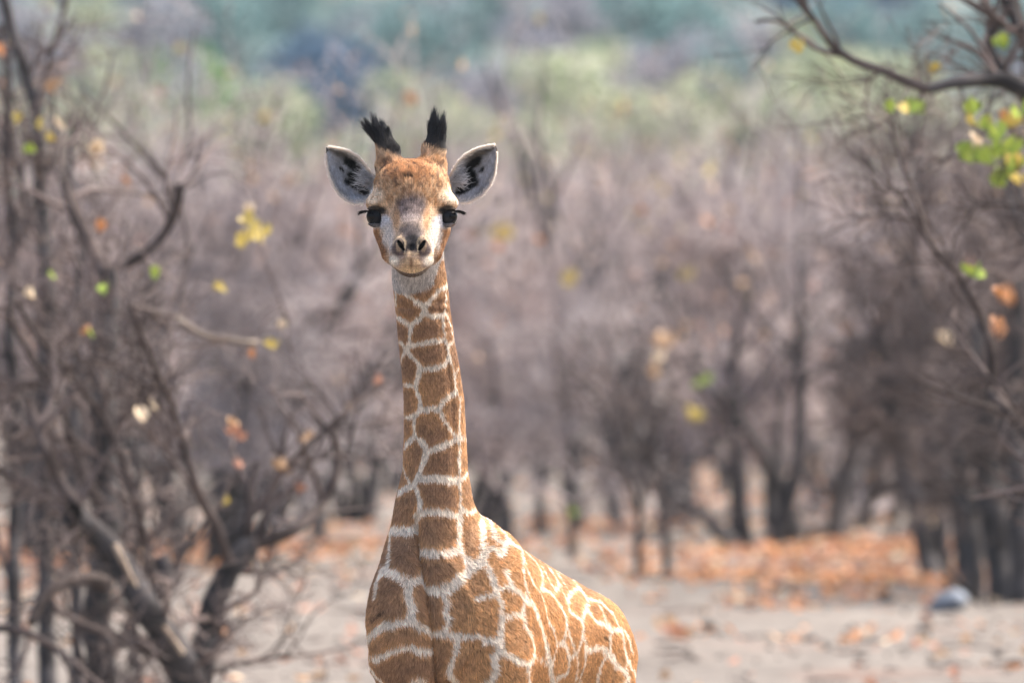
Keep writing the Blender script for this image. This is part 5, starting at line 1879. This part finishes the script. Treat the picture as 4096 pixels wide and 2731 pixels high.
    for sgn in (-1, 1):
        o = link(bpy.data.objects.new('eye', eye), root)
        o.location = (HX + sgn * 0.0885, -0.058, 1.9015)
        o.rotation_euler = (0, 0, math.radians(42 * sgn))
        # lashes: a fringe along the upper lid, swept outwards and down at the tips
        nl = 260
        f = rs.beta(1.6, 0.9, nl)
        ang = math.radians(-20) + f * math.radians(105)      # round the eye from the inner corner to the outer side
        lid = np.stack([sgn * np.sin(ang) * 0.0262, -np.cos(ang) * 0.0262, 0.0155 - 0.004 * f + rs.normal(0, 0.0010, nl)], 1)
        ro = np.array((HX + sgn * 0.0885, -0.058, 1.9015)) + lid
        out = np.stack([sgn * np.sin(ang), -np.cos(ang), 0 * ang], 1)
        Ll = 0.007 + 0.012 * f ** 2
        k = np.linspace(0, 1, 5)[None, :, None]
        dirv = out * 0.8 + np.array((sgn * 0.55, 0.05, 0)) * f[:, None]
        dirv /= np.linalg.norm(dirv, axis=1)[:, None]
        st = ro[:, None] + dirv[:, None] * Ll[:, None, None] * k + np.array((0, 0, 1.0)) * (Ll[:, None, None] * (0.16 * k - 0.50 * k ** 2))
        st += rs.normal(0, 0.0018, (nl, 1, 3)) * k
        hair_object('eyelashes', st, np.tile(np.array((0.0004, 0.00035, 0.00028, 0.0002, 0.00006)), (nl, 1)), np.tile(np.array((0.01, 0.008, 0.008)), (nl, 1)), lash_m, root, 5)

    # --- ears
    for sgn, upper, lower in (
            (-1, [(500, 640), (475, 618), (440, 585), (395, 530), (355, 488), (300, 452), (240, 430), (180, 418), (140, 412), (112, 418)],
             [(470, 800), (440, 825), (400, 846), (340, 850), (280, 832), (220, 790), (170, 725), (130, 635), (110, 530), (106, 440)]),
            (1, [(1050, 650), (1075, 625), (1100, 595), (1140, 530), (1190, 480), (1245, 445), (1300, 420), (1360, 405), (1410, 397), (1438, 403)],
             [(1090, 800), (1120, 835), (1165, 843), (1215, 840), (1275, 815), (1330, 780), (1385, 715), (1425, 625), (1440, 520), (1445, 425)])):
        U, Lw = np.array(upper, float), np.array(lower, float)

        def rs_curve(C, n):
            s = np.concatenate([[0], np.cumsum(np.linalg.norm(np.diff(C, axis=0), axis=1))])
            tt = np.linspace(0, s[-1], n)
            return np.stack([np.interp(tt, s, C[:, 0]), np.interp(tt, s, C[:, 1])], 1)
        nu, nv = 48, 29
        Uc, Lc = rs_curve(U, nu), rs_curve(Lw, nu)
        sv = np.linspace(0, 1, nv)
        S2, T2 = np.meshgrid(np.linspace(0, 1, nu), sv, indexing='ij')
        UV = Uc[:, None, :] * (1 - sv[None, :, None]) + Lc[:, None, :] * sv[None, :, None]
        w = np.linalg.norm(Uc - Lc, axis=1)[:, None] * ZU
        cup = (1 - np.abs(2 * T2 - 1) ** 2.2)
        dep = 0.045 - 0.010 * S2 + w * 0.36 * cup * (1.1 - 0.5 * S2)
        # the upper edge rolls forward a little
        dep = dep - 0.008 * smooth(0.25, 0.0, T2) * smooth(1, 0.6, S2)
        X = HX + (UV[..., 0] - 780) * ZU
        Zc = ZV0 - UV[..., 1] * ZU
        front = np.stack([X, dep, Zc], -1)
        # normals of the sheet, pointing to the viewer
        du = np.gradient(front, axis=0)
        dv = np.gradient(front, axis=1)
        nn = np.cross(du, dv)
        nn /= np.linalg.norm(nn, axis=2)[..., None] + 1e-9
        nn *= np.sign(-nn[..., 1])[..., None]
        thick = 0.0045 * smooth(0, 0.12, T2) * smooth(1, 0.88, T2) * smooth(1.0, 0.93, S2) + 0.0008
        back = front - nn * thick[..., None]
        Vv = np.concatenate([front.reshape(-1, 3), back.reshape(-1, 3)])
        i = np.arange(nu - 1)[:, None] * nv
        j = np.arange(nv - 1)[None, :]
        q1 = np.stack([i + j, i + j + 1, i + nv + j + 1, i + nv + j], -1).reshape(-1, 4)
        o2 = nu * nv
        q2 = q1[:, ::-1] + o2
        if sgn > 0:
            q1, q2 = q1[:, ::-1], q2[:, ::-1]
        rim = []
        path = [(a, 0) for a in range(nu)] + [(nu - 1, b_) for b_ in range(1, nv)] + [(a, nv - 1) for a in range(nu - 2, -1, -1)]
        for (a1, b1), (a2, b3_) in zip(path[:-1], path[1:]):
            f1, f2 = a1 * nv + b1, a2 * nv + b3_
            rim.append((f1, f2, f2 + o2, f1 + o2))
        Fq = np.concatenate([q1, q2, np.array(rim)])
        # hide in front colouring: grey inside with black hollows
        uu = UV[..., 0] if sgn < 0 else 1560 - UV[..., 0] - 6
        vv = UV[..., 1]
        Pf = front.reshape(-1, 3)
        nse = fbm(Pf, 90, 2).reshape(nu, nv)
        blk = np.zeros((nu, nv))

        def blob(cu, cv, ru, rv, ang):
            a_ = math.radians(ang)
            x_, y_ = uu - cu, vv - cv
            xr, yr = x_ * math.cos(a_) + y_ * math.sin(a_), -x_ * math.sin(a_) + y_ * math.cos(a_)
            return smooth(1.25, 0.8, np.sqrt((xr / ru) ** 2 + (yr / rv) ** 2) + (nse - 0.5) * 0.5)
        for bl in ((312, 545, 82, 38, 38), (345, 590, 56, 34, 70), (330, 655, 60, 36, 40), (335, 712, 84, 42, 25), (402, 758, 66, 36, 42), (230, 592, 30, 13, 45)):
            blk = np.maximum(blk, blob(*bl))
        gcol = np.array((0.60, 0.62, 0.68)) * (0.75 + 0.5 * nse)[..., None]
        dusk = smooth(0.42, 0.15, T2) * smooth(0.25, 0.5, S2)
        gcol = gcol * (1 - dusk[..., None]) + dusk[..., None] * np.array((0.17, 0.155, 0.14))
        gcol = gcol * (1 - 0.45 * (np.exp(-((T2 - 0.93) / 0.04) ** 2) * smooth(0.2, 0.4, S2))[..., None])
        gcol = gcol * (1 - blk[..., None]) + blk[..., None] * np.array((0.008, 0.008, 0.010))
        tipm = smooth(0.955, 0.985, S2)
        gcol = gcol * (1 - tipm[..., None]) + tipm[..., None] * np.array((0.05, 0.025, 0.02))
        rimw = np.maximum(smooth(0.045, 0.02, T2), smooth(0.955, 0.98, T2)) * (1 - tipm)
        gcol = gcol * (1 - rimw[..., None]) + rimw[..., None] * np.array((0.80, 0.74, 0.68))
        bcol = np.tile(np.array((0.66, 0.50, 0.36)), (nu * nv, 1))
        ecol = np.concatenate([gcol.reshape(-1, 3), bcol])
        em = mesh_np('ear', Vv, Fq, skin, cols=ecol)
        eo = link(bpy.data.objects.new('ear', em), root)
        # short inner fur, longer pale rim hair, long wisps from the inner base
        nfi = 15000
        a1 = rs.rand(nfi) * (nu - 1.001)
        b1 = rs.rand(nfi) * (nv - 1.001)
        ia, ib = a1.astype(int), b1.astype(int)
        fa, fb = (a1 - ia)[:, None], (b1 - ib)[:, None]

        def bi(G_):
            return G_[ia, ib] * (1 - fa) * (1 - fb) + G_[ia + 1, ib] * fa * (1 - fb) + G_[ia, ib + 1] * (1 - fa) * fb + G_[ia + 1, ib + 1] * fa * fb
        rp, rn, rc = bi(front), bi(nn), bi(gcol)
        tipd = np.array((hu(112 if sgn < 0 else 1440), 0.04, hz(415))) - rp
        tipd /= np.linalg.norm(tipd, axis=1)[:, None] + 1e-6
        fl = tipd + rs.normal(0, 0.25, rp.shape) + (np.stack([vnoise(rp + k * 9, 150) for k in range(3)], 1) - 0.5) * 1.2
        lnn = 0.0055 * (0.6 + 0.8 * rs.rand(nfi))
        kk = np.linspace(0, 1, 3)[None, :, None]
        st = rp[:, None] + (rn * 0.3)[:, None] * lnn[:, None, None] * kk + fl[:, None] * lnn[:, None, None] * kk
        hair_object('ear_fur', st, np.tile(np.array((0.00035, 0.0003, 0.0001)), (nfi, 1)), rc * (0.75 + 0.5 * rs.rand(nfi))[:, None], fur_m, root, 3)
        # rim
        nr = 9000
        pr = rs.rand(nr)
        up = rs.rand(nr) < 0.5
        sa = np.clip(0.10 + 0.85 * pr, 0, 1) * (nu - 1.001)
        ia2 = sa.astype(int)
        fa2 = (sa - ia2)[:, None]
        colu = np.where(up, 0, nv - 1)
        rp = front[ia2, colu] * (1 - fa2) + front[ia2 + 1, colu] * fa2
        inn = np.where(up, 3, nv - 4)
        outw = rp - (front[ia2, inn] * (1 - fa2) + front[ia2 + 1, inn] * fa2)
        outw /= np.linalg.norm(outw, axis=1)[:, None] + 1e-6
        tang = front[np.minimum(ia2 + 1, nu - 1), colu] - front[ia2, colu]
        tang /= np.linalg.norm(tang, axis=1)[:, None] + 1e-6
        dirv = outw * 0.75 + tang * 0.8 + rs.normal(0, 0.12, (nr, 3)) + np.array((0, -0.15, 0))
        Lr = 0.0085 * (0.5 + rs.rand(nr) ** 2)
        st = rp[:, None] - outw[:, None] * 0.0025 + dirv[:, None] * Lr[:, None, None] * kk
        hair_object('ear_fringe', st, np.tile(np.array((0.0005, 0.0004, 0.0001)), (nr, 1)), np.tile(np.array((0.90, 0.85, 0.80)), (nr, 1)) * (0.85 + 0.2 * rs.rand(nr))[:, None], rim_m, root, 3)
        # wisps
        nw = 150
        cu = np.where(rs.rand(nw) < 0.55, rs.normal(440, 22, nw), rs.normal(405, 18, nw))
        cv = rs.normal(650, 35, nw)
        uu0 = cu if sgn < 0 else 1560 - cu - 6
        rp = np.stack([HX + (uu0 - 780) * ZU, 0.045 + rs.normal(0, 0.004, nw), ZV0 - cv * ZU], 1)
        rp[:, 0] += sgn * 0.004
        rp[:, 2] -= 0.006
        dirv = np.stack([sgn * (0.9 + rs.normal(0, 0.25, nw)), rs.normal(0.0, 0.1, nw), rs.normal(0.05, 0.35, nw)], 1)
        k5 = np.linspace(0, 1, 5)[None, :, None]
        Lr = 0.020 * (0.5 + 0.8 * rs.rand(nw))
        st = rp[:, None] + dirv[:, None] * Lr[:, None, None] * k5 + np.array((0, 0.15, 0.15)) * Lr[:, None, None] * k5 ** 2
        hair_object('ear_wisps', st, np.tile(np.array((0.0004, 0.0004, 0.00035, 0.0003, 0.0001)), (nw, 1)), np.tile(np.array((0.58, 0.57, 0.58)), (nw, 1)) * (0.7 + 0.5 * rs.rand(nw))[:, None], fur_m, root, 5)

    # --- whisker hairs on the chin and brow
    nw = 60
    rp = np.stack([HX + rs.normal(0, 0.03, nw), -0.19 + rs.normal(0, 0.015, nw), 1.772 + rs.normal(0, 0.006, nw)], 1)
    dirv = np.stack([rs.normal(0, 0.8, nw), -0.4 + 0 * rs.rand(nw), rs.normal(-0.5, 0.3, nw)], 1)
    st = rp[:, None] + dirv[:, None] * (0.02 * rs.rand(nw) + 0.006)[:, None, None] * np.linspace(0, 1, 3)[None, :, None]
    hair_object('whiskers', st, np.tile(np.array((0.00018, 0.00014, 0.00005)), (nw, 1)), np.tile(np.array((0.5, 0.45, 0.4)), (nw, 1)), fur_m, root, 3)
    # hooves
    hoof_m = material('horn', (0.03, 0.025, 0.02), rough=0.5)
    for t_, s_ in ((0.085, -1), (0.085, 1), (0.855, -1), (0.855, 1)):
        c = np.array(bp(t_, s_ * (0.095 if t_ < 0.5 else 0.10), 0))
        ang = np.arange(14) * 2 * math.pi / 14
        rings = []
        for z_, r_ in ((0.0, 0.047), (0.02, 0.045), (0.05, 0.038), (0.06, 0.02)):
            rings.append(np.stack([c[0] + np.cos(ang) * r_, c[1] - 0.006 + np.sin(ang) * r_ * 1.15 - 0.004, 0 * ang + z_], 1))
        Vh = np.concatenate(rings)
        i = np.arange(3)[:, None] * 14
        j = np.arange(14)[None, :]
        Fh = np.stack([i + j, i + (j + 1) % 14, i + 14 + (j + 1) % 14, i + 14 + j], -1).reshape(-1, 4)
        link(bpy.data.objects.new('hoof', mesh_np('hoof', Vh, Fh, hoof_m)), root)


build_giraffe()
